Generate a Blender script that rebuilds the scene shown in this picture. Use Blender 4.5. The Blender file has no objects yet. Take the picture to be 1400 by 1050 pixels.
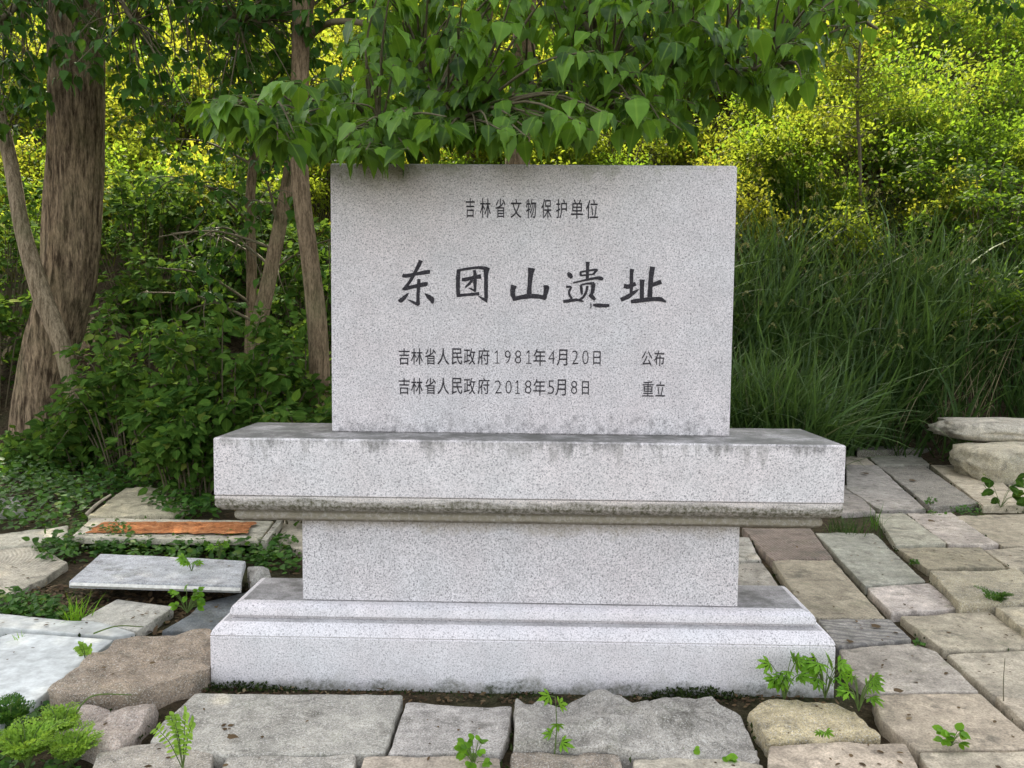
import bpy, math, random
import numpy as np
from mathutils import Vector, noise

R = math.radians
rng = np.random.default_rng(7)
random.seed(7)
C = bpy.context.scene.collection
S = bpy.context.scene

# ------------------------------------------------------------------ camera
CAM = np.array([-0.0021, -3.3735, 1.4643]); YAW, PIT, ROL, F = 0.0190, 0.0704, 0.0098, 1111.33
def basis():
    cy, sy = math.cos(YAW), math.sin(YAW); c, s = math.cos(PIT), math.sin(PIT)
    right = np.array([cy, sy, 0.0]); fwd0 = np.array([-sy, cy, 0.0]); up0 = np.array([0, 0, 1.0])
    fwd = c*fwd0 - s*up0; up = s*fwd0 + c*up0
    cr, sr = math.cos(ROL), math.sin(ROL)
    return cr*right - (-sr)*up*1.0, cr*up - sr*right, fwd
RIGHT, UP, FWD = basis()
cam = bpy.data.cameras.new('camera'); camo = bpy.data.objects.new('camera', cam); C.objects.link(camo)
cam.sensor_fit = 'HORIZONTAL'; cam.sensor_width = 36.0; cam.lens = 36.0*F/1400.0
cam.clip_start = 0.05; cam.clip_end = 500
from mathutils import Matrix
m = Matrix(((RIGHT[0], UP[0], -FWD[0], CAM[0]), (RIGHT[1], UP[1], -FWD[1], CAM[1]), (RIGHT[2], UP[2], -FWD[2], CAM[2]), (0, 0, 0, 1)))
camo.matrix_world = m
S.camera = camo

def ray(px, py):
    return FWD + RIGHT*((px-700.0)/F) - UP*((py-525.0)/F)
def at(px, py, Y):
    d = ray(px, py); t = (Y-CAM[1])/d[1]; return CAM + d*t
def gp(px, py, z=0.0):
    d = ray(px, py); t = (z-CAM[2])/d[2]; return CAM + d*t

# ------------------------------------------------------------------ light
SUN_EL, SUN_AZ = R(50), R(-20)           # azimuth from +Y, positive towards +X
w = bpy.data.worlds.new('World'); S.world = w; w.use_nodes = True
nt = w.node_tree; nt.nodes.clear()
sky = nt.nodes.new('ShaderNodeTexSky'); sky.sky_type = 'NISHITA'; sky.sun_disc = False
sky.sun_elevation = SUN_EL; sky.sun_rotation = SUN_AZ; sky.air_density = 1.0; sky.dust_density = 3.0; sky.ozone_density = 0.6
bg = nt.nodes.new('ShaderNodeBackground'); bg.inputs[1].default_value = 0.15
hs = nt.nodes.new('ShaderNodeHueSaturation'); hs.inputs['Saturation'].default_value = .42      # a hazy, milky summer sky
nt.links.new(sky.outputs[0], hs.inputs['Color']); wm = nt.nodes.new('ShaderNodeMix'); wm.data_type = 'RGBA'; wm.blend_type = 'MULTIPLY'; wm.inputs[0].default_value = 1; nt.links.new(hs.outputs[0], wm.inputs[6]); wm.inputs[7].default_value = (1.0, .955, .90, 1)
wo = nt.nodes.new('ShaderNodeOutputWorld'); nt.links.new(wm.outputs[2], bg.inputs[0]); nt.links.new(bg.outputs[0], wo.inputs[0])
sun = bpy.data.lights.new('sun', 'SUN'); sun.energy = 2.5; sun.angle = R(0.5); sun.color = (1.0, 0.90, 0.72)
suno = bpy.data.objects.new('sun', sun); C.objects.link(suno)
SD = Vector((math.sin(SUN_AZ)*math.cos(SUN_EL), math.cos(SUN_AZ)*math.cos(SUN_EL), math.sin(SUN_EL)))
suno.rotation_euler = (-SD).to_track_quat('-Z', 'Y').to_euler(); suno.location = (0, 0, 30)
S.view_settings.view_transform = 'Standard'; S.view_settings.look = 'None'; S.view_settings.gamma = 1
S.view_settings.exposure = 2.2
S.cycles.max_bounces = 6; S.cycles.diffuse_bounces = 3; S.cycles.transmission_bounces = 4; S.cycles.glossy_bounces = 2
S.cycles.transparent_max_bounces = 4

# ------------------------------------------------------------------ helpers
def tag(o, label=None, cat=None, group=None, kind=None):
    if label: o['label'] = label
    if cat: o['category'] = cat
    if group: o['group'] = group
    if kind: o['kind'] = kind
    return o
def empty(name, loc, label=None, cat=None, group=None):
    o = bpy.data.objects.new(name, None); C.objects.link(o); o.location = loc; o.empty_display_size = .1
    return tag(o, label, cat, group)

class Buf:
    """collects faces for ONE mesh object"""
    def __init__(s): s.v = []; s.uv = []; s.lo = []; s.tot = []; s.mi = []; s.n = 0
    def raw(s, V, faces, mat=0, uv=None):
        V = np.asarray(V, float); s.v.append(V)
        s.uv.append(np.zeros((len(V), 2)) if uv is None else np.asarray(uv, float))
        for f in faces:
            s.lo.append(np.asarray(f, np.int64)+s.n); s.tot.append(np.array([len(f)])); s.mi.append(np.array([mat]))
        s.n += len(V)
    def inst(s, T, P, D, N, size, mat=0, wid=None):
        """template T=(verts, faces, uv) copied at P, tip along D, face along N"""
        V, Fq, uv = T; P = np.asarray(P, float); k = len(P)
        if k == 0: return
        D = D/np.maximum(np.linalg.norm(D, axis=1, keepdims=True), 1e-9)
        N = N - D*(N*D).sum(1, keepdims=True); ln = np.linalg.norm(N, axis=1, keepdims=True)
        bad = ln[:, 0] < 1e-4; N[bad] = np.cross(D[bad], [0.3, 0.9, 0.2]); N /= np.maximum(np.linalg.norm(N, axis=1, keepdims=True), 1e-9)
        X = np.cross(D, N); size = np.broadcast_to(np.asarray(size, float), (k,))
        wv = size if wid is None else size*np.broadcast_to(np.asarray(wid, float), (k,))
        W = P[:, None, :] + V[None, :, 0:1]*X[:, None, :]*wv[:, None, None] + (V[None, :, 1:2]*D[:, None, :] + V[None, :, 2:3]*N[:, None, :])*size[:, None, None]
        nv = len(V); s.v.append(W.reshape(-1, 3)); s.uv.append(np.tile(uv, (k, 1)))
        off = (np.arange(k)*nv + s.n)[:, None]
        lo = np.concatenate([np.asarray(f) for f in Fq]); tt = np.array([len(f) for f in Fq])
        s.lo.append((lo[None, :]+off).ravel()); s.tot.append(np.tile(tt, k)); s.mi.append(np.full(len(tt)*k, mat)); s.n += nv*k
    def tube(s, path, rad, sides=6, mat=0, cap=True):
        path = np.asarray(path, float); n = len(path); rad = np.broadcast_to(np.asarray(rad, float), (n,))
        tg = np.gradient(path, axis=0); tg /= np.maximum(np.linalg.norm(tg, axis=1, keepdims=True), 1e-9)
        a = np.array([1.0, 0, 0]) if abs(tg[0][0]) < .8 else np.array([0, 1.0, 0])
        V = []
        for i in range(n):
            u = a - tg[i]*np.dot(a, tg[i]); u /= np.linalg.norm(u); v = np.cross(tg[i], u); a = u
            for k in range(sides):
                t = 2*math.pi*k/sides; V.append(path[i] + rad[i]*(math.cos(t)*u + math.sin(t)*v))
        fs = []
        for i in range(n-1):
            for k in range(sides):
                k2 = (k+1) % sides; fs.append((i*sides+k, i*sides+k2, (i+1)*sides+k2, (i+1)*sides+k))
        if cap: fs.append(tuple(range((n-1)*sides, n*sides)))
        s.raw(V, fs, mat)
    def build(s, name, mats, parent=None, smooth=True, sharp=None, loc=None):
        me = bpy.data.meshes.new(name)
        V = np.concatenate(s.v)
        if loc is not None: V = V - np.asarray(loc)
        lo = np.concatenate(s.lo).astype(np.int32); tot = np.concatenate(s.tot).astype(np.int32)
        me.vertices.add(len(V)); me.vertices.foreach_set('co', V.astype(np.float32).ravel())
        me.loops.add(len(lo)); me.loops.foreach_set('vertex_index', lo)
        me.polygons.add(len(tot)); st = np.concatenate([[0], np.cumsum(tot)[:-1]]).astype(np.int32)
        me.polygons.foreach_set('loop_start', st); me.polygons.foreach_set('loop_total', tot)
        me.polygons.foreach_set('material_index', np.concatenate(s.mi).astype(np.int32))
        me.polygons.foreach_set('use_smooth', np.full(len(tot), bool(smooth)))
        uv = me.uv_layers.new(name='UVMap'); uv.data.foreach_set('uv', np.concatenate(s.uv)[lo].astype(np.float32).ravel())
        me.update(calc_edges=True); me.validate()
        if sharp is not None: me.set_sharp_from_angle(angle=R(sharp))
        for mm in (mats if isinstance(mats, (list, tuple)) else [mats]): me.materials.append(mm)
        o = bpy.data.objects.new(name, me); C.objects.link(o)
        if loc is not None: o.location = loc
        if parent is not None:
            o.parent = parent
            if loc is None: o.matrix_parent_inverse = Matrix.Translation(-Vector(parent.location))
            else: o.location = Vector(loc)-Vector(parent.location)
        return o

def smooth_path(pts, n=24):
    P = np.array(pts, float); t = np.linspace(0, len(P)-1, n); out = []
    for q_ in t:
        i = min(int(q_), len(P)-2); u = q_-i; p0 = P[max(i-1, 0)]; p1 = P[i]; p2 = P[i+1]; p3 = P[min(i+2, len(P)-1)]
        out.append(.5*((2*p1)+(-p0+p2)*u+(2*p0-5*p1+4*p2-p3)*u*u+(-p0+3*p1-3*p2+p3)*u**3))
    return np.array(out)
def rnd(n, a, b): return rng.uniform(a, b, n)
def rdir(n):
    v = rng.normal(size=(n, 3)); return v/np.linalg.norm(v, axis=1, keepdims=True)
def fbm(x, y, z=0.0, o=4): return noise.fractal(Vector((x, y, z)), 1.0, 2.0, o)

# ------------------------------------------------------------------ materials
class NT:
    def __init__(s, name):
        s.m = bpy.data.materials.new(name); s.m.use_nodes = True; s.t = s.m.node_tree; s.t.nodes.clear()
        s.out = s.n('ShaderNodeOutputMaterial')
    def n(s, ty, **kw):
        k = s.t.nodes.new(ty)
        for a, b in kw.items(): setattr(k, a, b)
        return k
    def l(s, a, b): s.t.links.new(a, b)
    def put(s, node, key, val):
        if hasattr(val, 'is_output') or hasattr(val, 'links'): s.l(val, node.inputs[key])
        else: node.inputs[key].default_value = val
    def math(s, op, a, b=0.0, clamp=False):
        k = s.n('ShaderNodeMath', operation=op, use_clamp=clamp); s.put(k, 0, a); s.put(k, 1, b); return k.outputs[0]
    def mix(s, fac, a, b, mode='MIX'):
        k = s.n('ShaderNodeMix', data_type='RGBA', blend_type=mode); s.put(k, 0, fac)
        for i, v in ((6, a), (7, b)): s.put(k, i, (*v, 1) if isinstance(v, tuple) and len(v) == 3 else v)
        return k.outputs[2]
    def ramp(s, fac, stops):
        k = s.n('ShaderNodeValToRGB'); s.l(fac, k.inputs[0]); e = k.color_ramp.elements
        while len(e) < len(stops): e.new(0.5)
        for i, (p, c) in enumerate(stops):
            e[i].position = p; e[i].color = (c, c, c, 1) if isinstance(c, (int, float)) else (*c, 1)
        return k.outputs[0]
    def noise(s, vec, scale, detail=3, rough=.55, dim='3D'):
        k = s.n('ShaderNodeTexNoise'); s.l(vec, k.inputs['Vector']); k.inputs['Scale'].default_value = scale
        k.inputs['Detail'].default_value = detail; k.inputs['Roughness'].default_value = rough; return k.outputs[0]
    def mapping(s, vec, scale=(1, 1, 1), loc=(0, 0, 0), rot=(0, 0, 0)):
        k = s.n('ShaderNodeMapping'); s.l(vec, k.inputs[0]); k.inputs[1].default_value = loc; k.inputs[2].default_value = rot; k.inputs[3].default_value = scale; return k.outputs[0]
    def bump(s, h, strength, dist, prev=None):
        k = s.n('ShaderNodeBump'); s.l(h, k.inputs['Height']); k.inputs['Strength'].default_value = strength; k.inputs['Distance'].default_value = dist
        if prev is not None: s.l(prev, k.inputs['Normal'])
        return k.outputs[0]
    def prin(s, col, rough=.8, normal=None, spec=.3):
        k = s.n('ShaderNodeBsdfPrincipled'); s.put(k, 'Base Color', (*col, 1) if isinstance(col, tuple) else col)
        s.put(k, 'Roughness', rough); k.inputs['Specular IOR Level'].default_value = spec
        if normal is not None: s.l(normal, k.inputs['Normal'])
        return k
    def finish(s, sh): s.l(sh, s.out.inputs[0]); return s.m

def leaf_mat(name, dark, light, trans, fac=.35, rough=.5, odd=None, vein=True, spec=.12):
    t = NT(name); g = t.n('ShaderNodeNewGeometry'); rp = g.outputs['Random Per Island']
    stops = [(0, dark), (.75, light), (.93, light)] + ([(1.0, odd)] if odd else [])
    col = t.ramp(rp, stops)
    uv = t.n('ShaderNodeUVMap'); sx = t.n('ShaderNodeSeparateXYZ'); t.l(uv.outputs[0], sx.inputs[0])
    if vein:
        rib = t.ramp(t.math('ABSOLUTE', sx.outputs[0]), [(.0, 1.0), (.045, .0)])
        col = t.mix(t.math('MULTIPLY', rib, .45), col, (min(1, light[0]*2.2+.03), min(1, light[1]*1.7+.03), light[2]*1.8+.01))
    tc = t.n('ShaderNodeTexCoord'); nz = t.noise(tc.outputs['Object'], 9, 2)
    col = t.mix(1.0, col, t.ramp(nz, [(.3, .72), (.7, 1.2)]), 'MULTIPLY')
    p = t.prin(col, rough, spec=spec)
    tr = t.n('ShaderNodeBsdfTranslucent'); tcol = t.mix(.5, (*trans, 1), t.mix(1.0, (*trans, 1), t.ramp(rp, [(0, .55), (1, 1.4)]), 'MULTIPLY'))
    t.l(tcol, tr.inputs[0])
    mx = t.n('ShaderNodeMixShader'); mx.inputs[0].default_value = fac; t.l(p.outputs[0], mx.inputs[1]); t.l(tr.outputs[0], mx.inputs[2])
    return t.finish(mx.outputs[0])

def bark_mat(name, c1, c2, sc=1.0, depth=.02):
    t = NT(name); tc = t.n('ShaderNodeTexCoord'); o = tc.outputs['Object']
    v = t.mapping(o, (11*sc, 11*sc, 1.5*sc)); a = t.noise(v, 2.0, 8, .72)
    v2 = t.mapping(o, (30*sc, 30*sc, 9*sc)); b = t.noise(v2, 2.0, 4, .6)
    rg = t.ramp(a, [(.40, 0.0), (.58, 1.0)])
    col = t.mix(rg, c1, c2); col = t.mix(1.0, col, t.ramp(b, [(.3, .6), (.7, 1.25)]), 'MULTIPLY')
    pat = t.noise(o, 2.3, 3); col = t.mix(t.ramp(pat, [(.5, 0.0), (.75, .35)]), col, (.10, .12, .05))
    bp = t.bump(a, .9, depth); bp = t.bump(b, .6, depth*.4, bp)
    return t.finish(t.prin(col, .9, bp, .15).outputs[0])

def granite(name, stains=(), base=(.60, .585, .595), speck=1.0):
    """pale speckled granite; stains = list of (z_lo, z_hi, colour, amount, noise scale xyz, cut)"""
    t = NT(name); tc = t.n('ShaderNodeTexCoord'); o = tc.outputs['Object']
    n1 = t.noise(o, 210, 3, .75); n2 = t.noise(o, 150, 2, .7); n3 = t.noise(o, 300, 2, .7); big = t.noise(o, 3.2, 4)
    col = t.mix(t.ramp(big, [(.3, 0.0), (.7, 1.0)]), base, (base[0]*1.05, base[1]*.99, base[2]*.98))
    cl = t.noise(o, 9, 6, .72); col = t.mix(1.0, col, t.ramp(cl, [(.3, .86), (.7, 1.08)]), 'MULTIPLY')
    col = t.mix(t.math('MULTIPLY', t.ramp(n1, [(.46, 0.0), (.60, 1.0)]), .60*speck), col, (.27, .262, .265))
    col = t.mix(t.math('MULTIPLY', t.ramp(n2, [(.55, 0.0), (.64, 1.0)]), .82*speck), col, (.10, .095, .10))
    col = t.mix(t.math('MULTIPLY', t.ramp(n3, [(.55, 0.0), (.7, 1.0)]), .6*speck), col, (.82, .80, .79))
    nr = t.n('ShaderNodeNewGeometry'); sz = t.n('ShaderNodeSeparateXYZ'); t.l(o, sz.inputs[0])
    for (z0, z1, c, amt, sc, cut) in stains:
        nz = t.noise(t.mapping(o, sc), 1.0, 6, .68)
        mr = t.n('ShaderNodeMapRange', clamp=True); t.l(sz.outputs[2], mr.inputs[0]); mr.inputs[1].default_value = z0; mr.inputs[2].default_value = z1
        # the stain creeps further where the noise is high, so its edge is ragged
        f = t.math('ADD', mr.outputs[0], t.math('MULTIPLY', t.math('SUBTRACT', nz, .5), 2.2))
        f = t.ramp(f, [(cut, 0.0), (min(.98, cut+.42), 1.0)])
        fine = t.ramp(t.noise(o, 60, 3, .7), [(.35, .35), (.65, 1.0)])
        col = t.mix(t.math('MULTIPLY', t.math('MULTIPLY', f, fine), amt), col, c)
    # lichen and dirt on upward faces
    sn = t.n('ShaderNodeSeparateXYZ'); t.l(nr.outputs['True Normal'], sn.inputs[0])
    upm = t.ramp(sn.outputs[2], [(.95, 0.0), (.995, 1.0)])
    dirt = t.ramp(t.noise(o, 7, 6, .7), [(.36, .45), (.6, .95)])
    col = t.mix(t.math('MULTIPLY', t.math('MULTIPLY', upm, dirt), .92), col, (.10, .10, .09))
    bp = t.bump(n1, .25, .002); bp = t.bump(n2, .15, .002, bp)
    return t.finish(t.prin(col, .72, bp, .3).outputs[0])

def paver_mat(name, kind='plain'):
    t = NT(name); tc = t.n('ShaderNodeTexCoord'); oi = t.n('ShaderNodeObjectInfo')
    off = t.n('ShaderNodeCombineXYZ'); t.l(t.math('MULTIPLY', oi.outputs['Random'], 37.0), off.inputs[0]); t.l(t.math('MULTIPLY', oi.outputs['Random'], 91.0), off.inputs[1])
    va = t.n('ShaderNodeVectorMath', operation='ADD'); t.l(tc.outputs['Object'], va.inputs[0]); t.l(off.outputs[0], va.inputs[1]); o = va.outputs[0]
    big = t.noise(o, 3.5, 5, .62); mid = t.noise(o, 16, 5, .68); fine = t.noise(o, 120, 3, .7); sp = t.noise(o, 210, 2, .7)
    col = t.mix(1.0, oi.outputs['Color'], (1.22, 1.215, 1.19), 'MULTIPLY')
    col = t.mix(1.0, col, t.ramp(big, [(.25, .58), (.5, .98), (.75, 1.22)]), 'MULTIPLY')
    col = t.mix(1.0, col, t.ramp(mid, [(.28, .62), (.72, 1.28)]), 'MULTIPLY')
    if kind != 'marble':
        col = t.mix(1.0, col, t.ramp(fine, [(.3, .62), (.7, 1.3)]), 'MULTIPLY')
        st = t.noise(o, 5.2, 6, .75)
        col = t.mix(t.ramp(st, [(.53, 0.0), (.68, .78)]), col, (.085, .078, .06))
        cr = t.n('ShaderNodeTexVoronoi', feature='DISTANCE_TO_EDGE'); t.l(t.mapping(o, (1, 1, .2)), cr.inputs[0]); cr.inputs['Scale'].default_value = 2.2
        wob = t.noise(o, 6, 5, .7); cm = t.ramp(t.math('ADD', cr.outputs[0], t.math('MULTIPLY', t.math('SUBTRACT', wob, .42), .25)), [(0.0, 1.0), (.012, 0.0)])
        col = t.mix(t.math('MULTIPLY', cm, .35), col, (.06, .05, .04))
        gr = t.noise(t.mapping(o, (1, 1, 1), (5, 3, 1)), 4.0, 5, .7)
        col = t.mix(t.ramp(gr, [(.56, 0.0), (.74, .4)]), col, (.13, .15, .075))
    if kind in ('rough', 'granite'):
        col = t.mix(t.ramp(sp, [(.55, 0.0), (.66, .75)]), col, (.07, .065, .06))
        col = t.mix(t.ramp(t.noise(t.mapping(o, (1, 1, 1), (9, 2, 4)), 170, 2), [(.56, 0.0), (.66, .6)]), col, (.62, .60, .55))
    bp = t.bump(mid, .5 if kind != 'marble' else .12, .012 if kind != 'rough' else .03)
    bp = t.bump(fine, .5 if kind != 'marble' else .1, .004 if kind != 'rough' else .009, bp)
    if kind == 'ribbed':
        wv = t.n('ShaderNodeTexWave', wave_type='BANDS', bands_direction='X'); t.l(t.mapping(tc.outputs['Object'], (1, 1, 1), (0, 0, 0), (0, 0, R(-6))), wv.inputs[0])
        wv.inputs['Scale'].default_value = 15; wv.inputs['Distortion'].default_value = .7; wv.inputs['Detail Scale'].default_value = 2
        col = t.mix(t.math('MULTIPLY', t.ramp(wv.outputs[1], [(.1, 1.0), (.5, 0.0)]), .45), col, (.10, .09, .075)); bp = t.bump(wv.outputs[1], .6, .006, bp)
    if kind == 'fine_ribbed':
        wv = t.n('ShaderNodeTexWave', wave_type='BANDS', bands_direction='X'); t.l(t.mapping(tc.outputs['Object'], (1, 1, 1), (0, 0, 0), (0, 0, R(55))), wv.inputs[0])
        wv.inputs['Scale'].default_value = 22; wv.inputs['Distortion'].default_value = .5
        col = t.mix(t.math('MULTIPLY', t.ramp(wv.outputs[1], [(.1, 1.0), (.5, 0.0)]), .3), col, (.12, .11, .09)); bp = t.bump(wv.outputs[1], .5, .004, bp)
    if kind == 'wavy':
        wv = t.n('ShaderNodeTexWave', wave_type='BANDS', bands_direction='Y'); t.l(t.mapping(tc.outputs['Object'], (1, 1, 1), (0, 0, 0), (0, 0, R(12))), wv.inputs[0])
        wv.inputs['Scale'].default_value = 7; wv.inputs['Distortion'].default_value = 5; wv.inputs['Detail Scale'].default_value = 1.4
        col = t.mix(t.math('MULTIPLY', t.ramp(wv.outputs[1], [(.15, 1.0), (.55, 0.0)]), .5), col, (.09, .09, .09)); bp = t.bump(wv.outputs[1], .5, .01, bp)
    if kind == 'ringed':
        wv = t.n('ShaderNodeTexWave', wave_type='RINGS', rings_direction='Z'); t.l(t.mapping(tc.outputs['Object'], (1, 1, 1), (.55, -.05, 0)), wv.inputs[0])
        wv.inputs['Scale'].default_value = 14; wv.inputs['Distortion'].default_value = .6
        col = t.mix(t.math('MULTIPLY', t.ramp(wv.outputs[1], [(.1, 1.0), (.5, 0.0)]), .22), col, (.12, .11, .085)); bp = t.bump(wv.outputs[1], .35, .004, bp)
    return t.finish(t.prin(col, .82 if kind != 'marble' else .55, bp, .25).outputs[0])

def soil_mat():
    t = NT('soil'); tc = t.n('ShaderNodeTexCoord'); o = tc.outputs['Object']
    a = t.noise(o, 1.3, 6, .65); b = t.noise(o, 22, 5, .7); c = t.noise(o, 90, 3, .7)
    col = t.ramp(b, [(.28, (.018, .013, .008)), (.5, (.055, .040, .024)), (.72, (.105, .080, .048))])
    col = t.mix(t.ramp(a, [(.45, 0.0), (.65, .55)]), col, (.035, .050, .018))
    col = t.mix(1.0, col, t.ramp(c, [(.3, .6), (.7, 1.35)]), 'MULTIPLY')
    bp = t.bump(b, .8, .03); bp = t.bump(c, .6, .01, bp)
    return t.finish(t.prin(col, .95, bp, .1).outputs[0])

def plain_mat(name, c, rough=.8, var=.25, sc=40):
    t = NT(name); tc = t.n('ShaderNodeTexCoord'); nz = t.noise(tc.outputs['Object'], sc, 4, .65)
    col = t.mix(1.0, (*c, 1), t.ramp(nz, [(.3, 1-var), (.7, 1+var)]), 'MULTIPLY')
    return t.finish(t.prin(col, rough, t.bump(nz, .4, .004), .2).outputs[0])

DARKST = (.085, .085, .08)
M = dict(
    tablet=granite('tablet_granite', [(.22, -.04, (.15, .145, .145), .75, (26, 26, 20), .60), (.86, 1.16, (.22, .23, .13), .68, (2.8, 2.8, 2.4), .74)], (.72, .70, .705), 1.08),
    slab=granite('slab_granite', [(.09, .255, DARKST, .80, (7, 7, .7), .76), (.02, .235, (.24, .23, .21), .6, (26, 26, 1.3), .84)], (.775, .755, .75), .95),
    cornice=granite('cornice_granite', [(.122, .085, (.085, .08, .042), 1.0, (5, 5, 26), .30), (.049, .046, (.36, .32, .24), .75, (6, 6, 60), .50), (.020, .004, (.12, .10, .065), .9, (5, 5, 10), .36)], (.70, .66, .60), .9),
    die=granite('die_granite', [(.24, .33, (.30, .25, .17), .65, (4, 4, 3), .55)], (.74, .725, .735), 1.2),
    tier=granite('tier_granite', [(.03, .0, (.30, .29, .30), .5, (6, 6, 30), .7)], (.76, .745, .755), .8),
    plinth=granite('plinth_granite', [(.085, .0, (.045, .055, .024), .95, (9, 9, 9), .52), (.20, .0, (.40, .38, .34), .4, (5, 5, 2), .75)], (.75, .745, .755), .85),
    soil=soil_mat(),
    pv={k: paver_mat('paving_'+k, k) for k in ('plain', 'rough', 'granite', 'marble', 'ribbed', 'fine_ribbed', 'wavy', 'ringed')},
    bark_big=bark_mat('poplar_bark', (.075, .052, .032), (.40, .30, .19), 1.0, .06),
    bark_slim=bark_mat('smooth_bark', (.10, .072, .042), (.25, .185, .115), 1.8, .012),
    bark_pale=bark_mat('pale_bark', (.13, .098, .06), (.32, .255, .17), 1.8, .01), twig=plain_mat('twig_bark', (.11, .095, .055)), stem=plain_mat('green_stem', (.10, .15, .04)), drystick=plain_mat('dry_stick', (.30, .26, .19)),
    poplar=leaf_mat('poplar_leaf', (.013, .048, .006), (.095, .205, .018), (.24, .42, .03), .30, .45, spec=.2),
    canopy=leaf_mat('canopy_leaf', (.018, .055, .010), (.045, .115, .016), (.14, .26, .02), .2, .5, vein=False),
    bramble=leaf_mat('bramble_leaf', (.015, .046, .008), (.062, .130, .020), (.16, .27, .03), .26, .85, odd=(.16, .19, .04), spec=.03),
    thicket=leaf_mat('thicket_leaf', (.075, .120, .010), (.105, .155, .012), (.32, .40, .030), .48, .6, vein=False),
    thickety=leaf_mat('thicket_yellow_leaf', (.095, .130, .010), (.13, .165, .012), (.40, .42, .035), .50, .6, vein=False),  # yellower leaves: the regional sun glow is put into this colour
    thicketg=leaf_mat('thicket_green_leaf', (.045, .095, .010), (.070, .130, .014), (.23, .37, .025), .46, .6, vein=False),  # darker green: in the thicket it stands in for less sun at right
    grass=leaf_mat('grass_blade', (.012, .034, .007), (.042, .088, .018), (.12, .20, .045), .30, .5, odd=(.15, .13, .07), vein=False),
    sungrass=leaf_mat('hill_grass_blade', (.045, .075, .012), (.12, .15, .020), (.36, .38, .03), .38, .5, odd=(.28, .22, .08), vein=False),
    cover=leaf_mat('ground_cover_leaf', (.020, .065, .012), (.065, .150, .024), (.16, .32, .03), .25, .5, odd=(.13, .16, .03), vein=False),
    weed=leaf_mat('weed_leaf', (.075, .20, .015), (.15, .32, .025), (.34, .55, .03), .35, .45, vein=False),
    fern=leaf_mat('feathery_leaf', (.13, .26, .03), (.27, .44, .06), (.42, .58, .06), .35, .5, vein=False),
    moss=leaf_mat('moss_tuft', (.014, .024, .007), (.040, .062, .016), (.06, .10, .02), .15, .8, vein=False),
    dead=leaf_mat('dead_leaf', (.045, .028, .016), (.14, .095, .05), (.16, .10, .04), .15, .7, odd=(.26, .21, .13), vein=False),
    seed=leaf_mat('seed_head', (.12, .13, .05), (.24, .23, .10), (.40, .40, .10), .3, .7, vein=False),
    broad=leaf_mat('broad_grass_blade', (.014, .042, .009), (.064, .122, .030), (.14, .24, .04), .28, .5, vein=True, spec=.25),
    straw=leaf_mat('dead_straw', (.16, .14, .08), (.30, .26, .15), (.3, .26, .12), .2, .7, vein=False),
    rust=None, edge=plain_mat('white_edge', (.60, .59, .54)),
)
def rust_mat():
    t = NT('rusty_panel'); tc = t.n('ShaderNodeTexCoord'); o = tc.outputs['Object']
    n = t.noise(t.mapping(o, (6, 9, 6)), 2.6, 7, .78); n2 = t.noise(o, 60, 3)
    col = t.ramp(n, [(.33, (.11, .05, .025)), (.46, (.40, .15, .055)), (.58, (.52, .23, .095)), (.70, (.52, .36, .22))])
    col = t.mix(1.0, col, t.ramp(n2, [(.3, .75), (.7, 1.2)]), 'MULTIPLY')
    return t.finish(t.prin(col, .9, t.bump(n, .9, .02), .1).outputs[0])
M['rust'] = rust_mat()
def ink_mat():
    t = NT('letter_paint'); tc = t.n('ShaderNodeTexCoord'); o = tc.outputs['Object']
    n = t.noise(o, 170, 3, .7); col = t.mix(t.ramp(n, [(.52, 0.0), (.72, .5)]), (.030, .027, .032), (.22, .21, .22))
    return t.finish(t.prin(col, .75, None, .2).outputs[0])
M['ink'] = ink_mat()

# ------------------------------------------------------------------ leaf templates (unit length along +Y)
def tpl_leaf(prof, fold=.16, droop=.14, wave=0.0):
    n = len(prof); V = []; uv = []
    for t, hw in prof:
        V.append((0, t, -droop*t*t)); uv.append((0, t))
    L = []; Rr = []
    for i, (t, hw) in enumerate(prof):
        if hw > 0:
            z = fold*hw - droop*t*t + wave*math.sin(i*2.1)*hw
            L.append(len(V)); V.append((-hw, t+.02, z)); uv.append((-hw, t)); Rr.append(len(V)); V.append((hw, t+.02, z)); uv.append((hw, t))
        else: L.append(i); Rr.append(i)
    fs = []
    for i in range(n-1):
        for side, rev in ((L, 0), (Rr, 1)):
            q = [i, i+1, side[i+1], side[i]]; q = [k for j, k in enumerate(q) if k not in q[:j]]
            if len(q) > 2: fs.append(tuple(q[::-1] if rev else q))
    return np.array(V, float), fs, np.array(uv, float)
T_POP = tpl_leaf([(0, 0), (.05, .15), (.13, .27), (.22, .335), (.34, .35), (.47, .31), (.60, .235), (.73, .15), (.86, .065), (1, 0)], .24, .22, .10)
T_POPB = tpl_leaf([(0, 0), (.05, .17), (.13, .29), (.22, .36), (.34, .375), (.47, .33), (.60, .25), (.73, .16), (.86, .07), (1, 0)], .10, .34, -.12)
T_BRAM = tpl_leaf([(0, 0), (.12, .24), (.32, .36), (.55, .32), (.78, .17), (1, 0)], .18, .16, .10)
T_SIMP = tpl_leaf([(0, 0), (.35, .27), (.7, .19), (1, 0)], .22, .18)
T_TINY = (np.array([(0, 0, 0), (.30, .5, .06), (0, 1, -.08), (-.30, .5, .06)], float), [(0, 1, 2), (0, 2, 3)], np.array([(0, 0), (.3, .5), (0, 1), (-.3, .5)], float))
T_OVAL = tpl_leaf([(0, 0), (.18, .20), (.45, .27), (.75, .19), (1, 0)], .12, .10)
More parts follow.
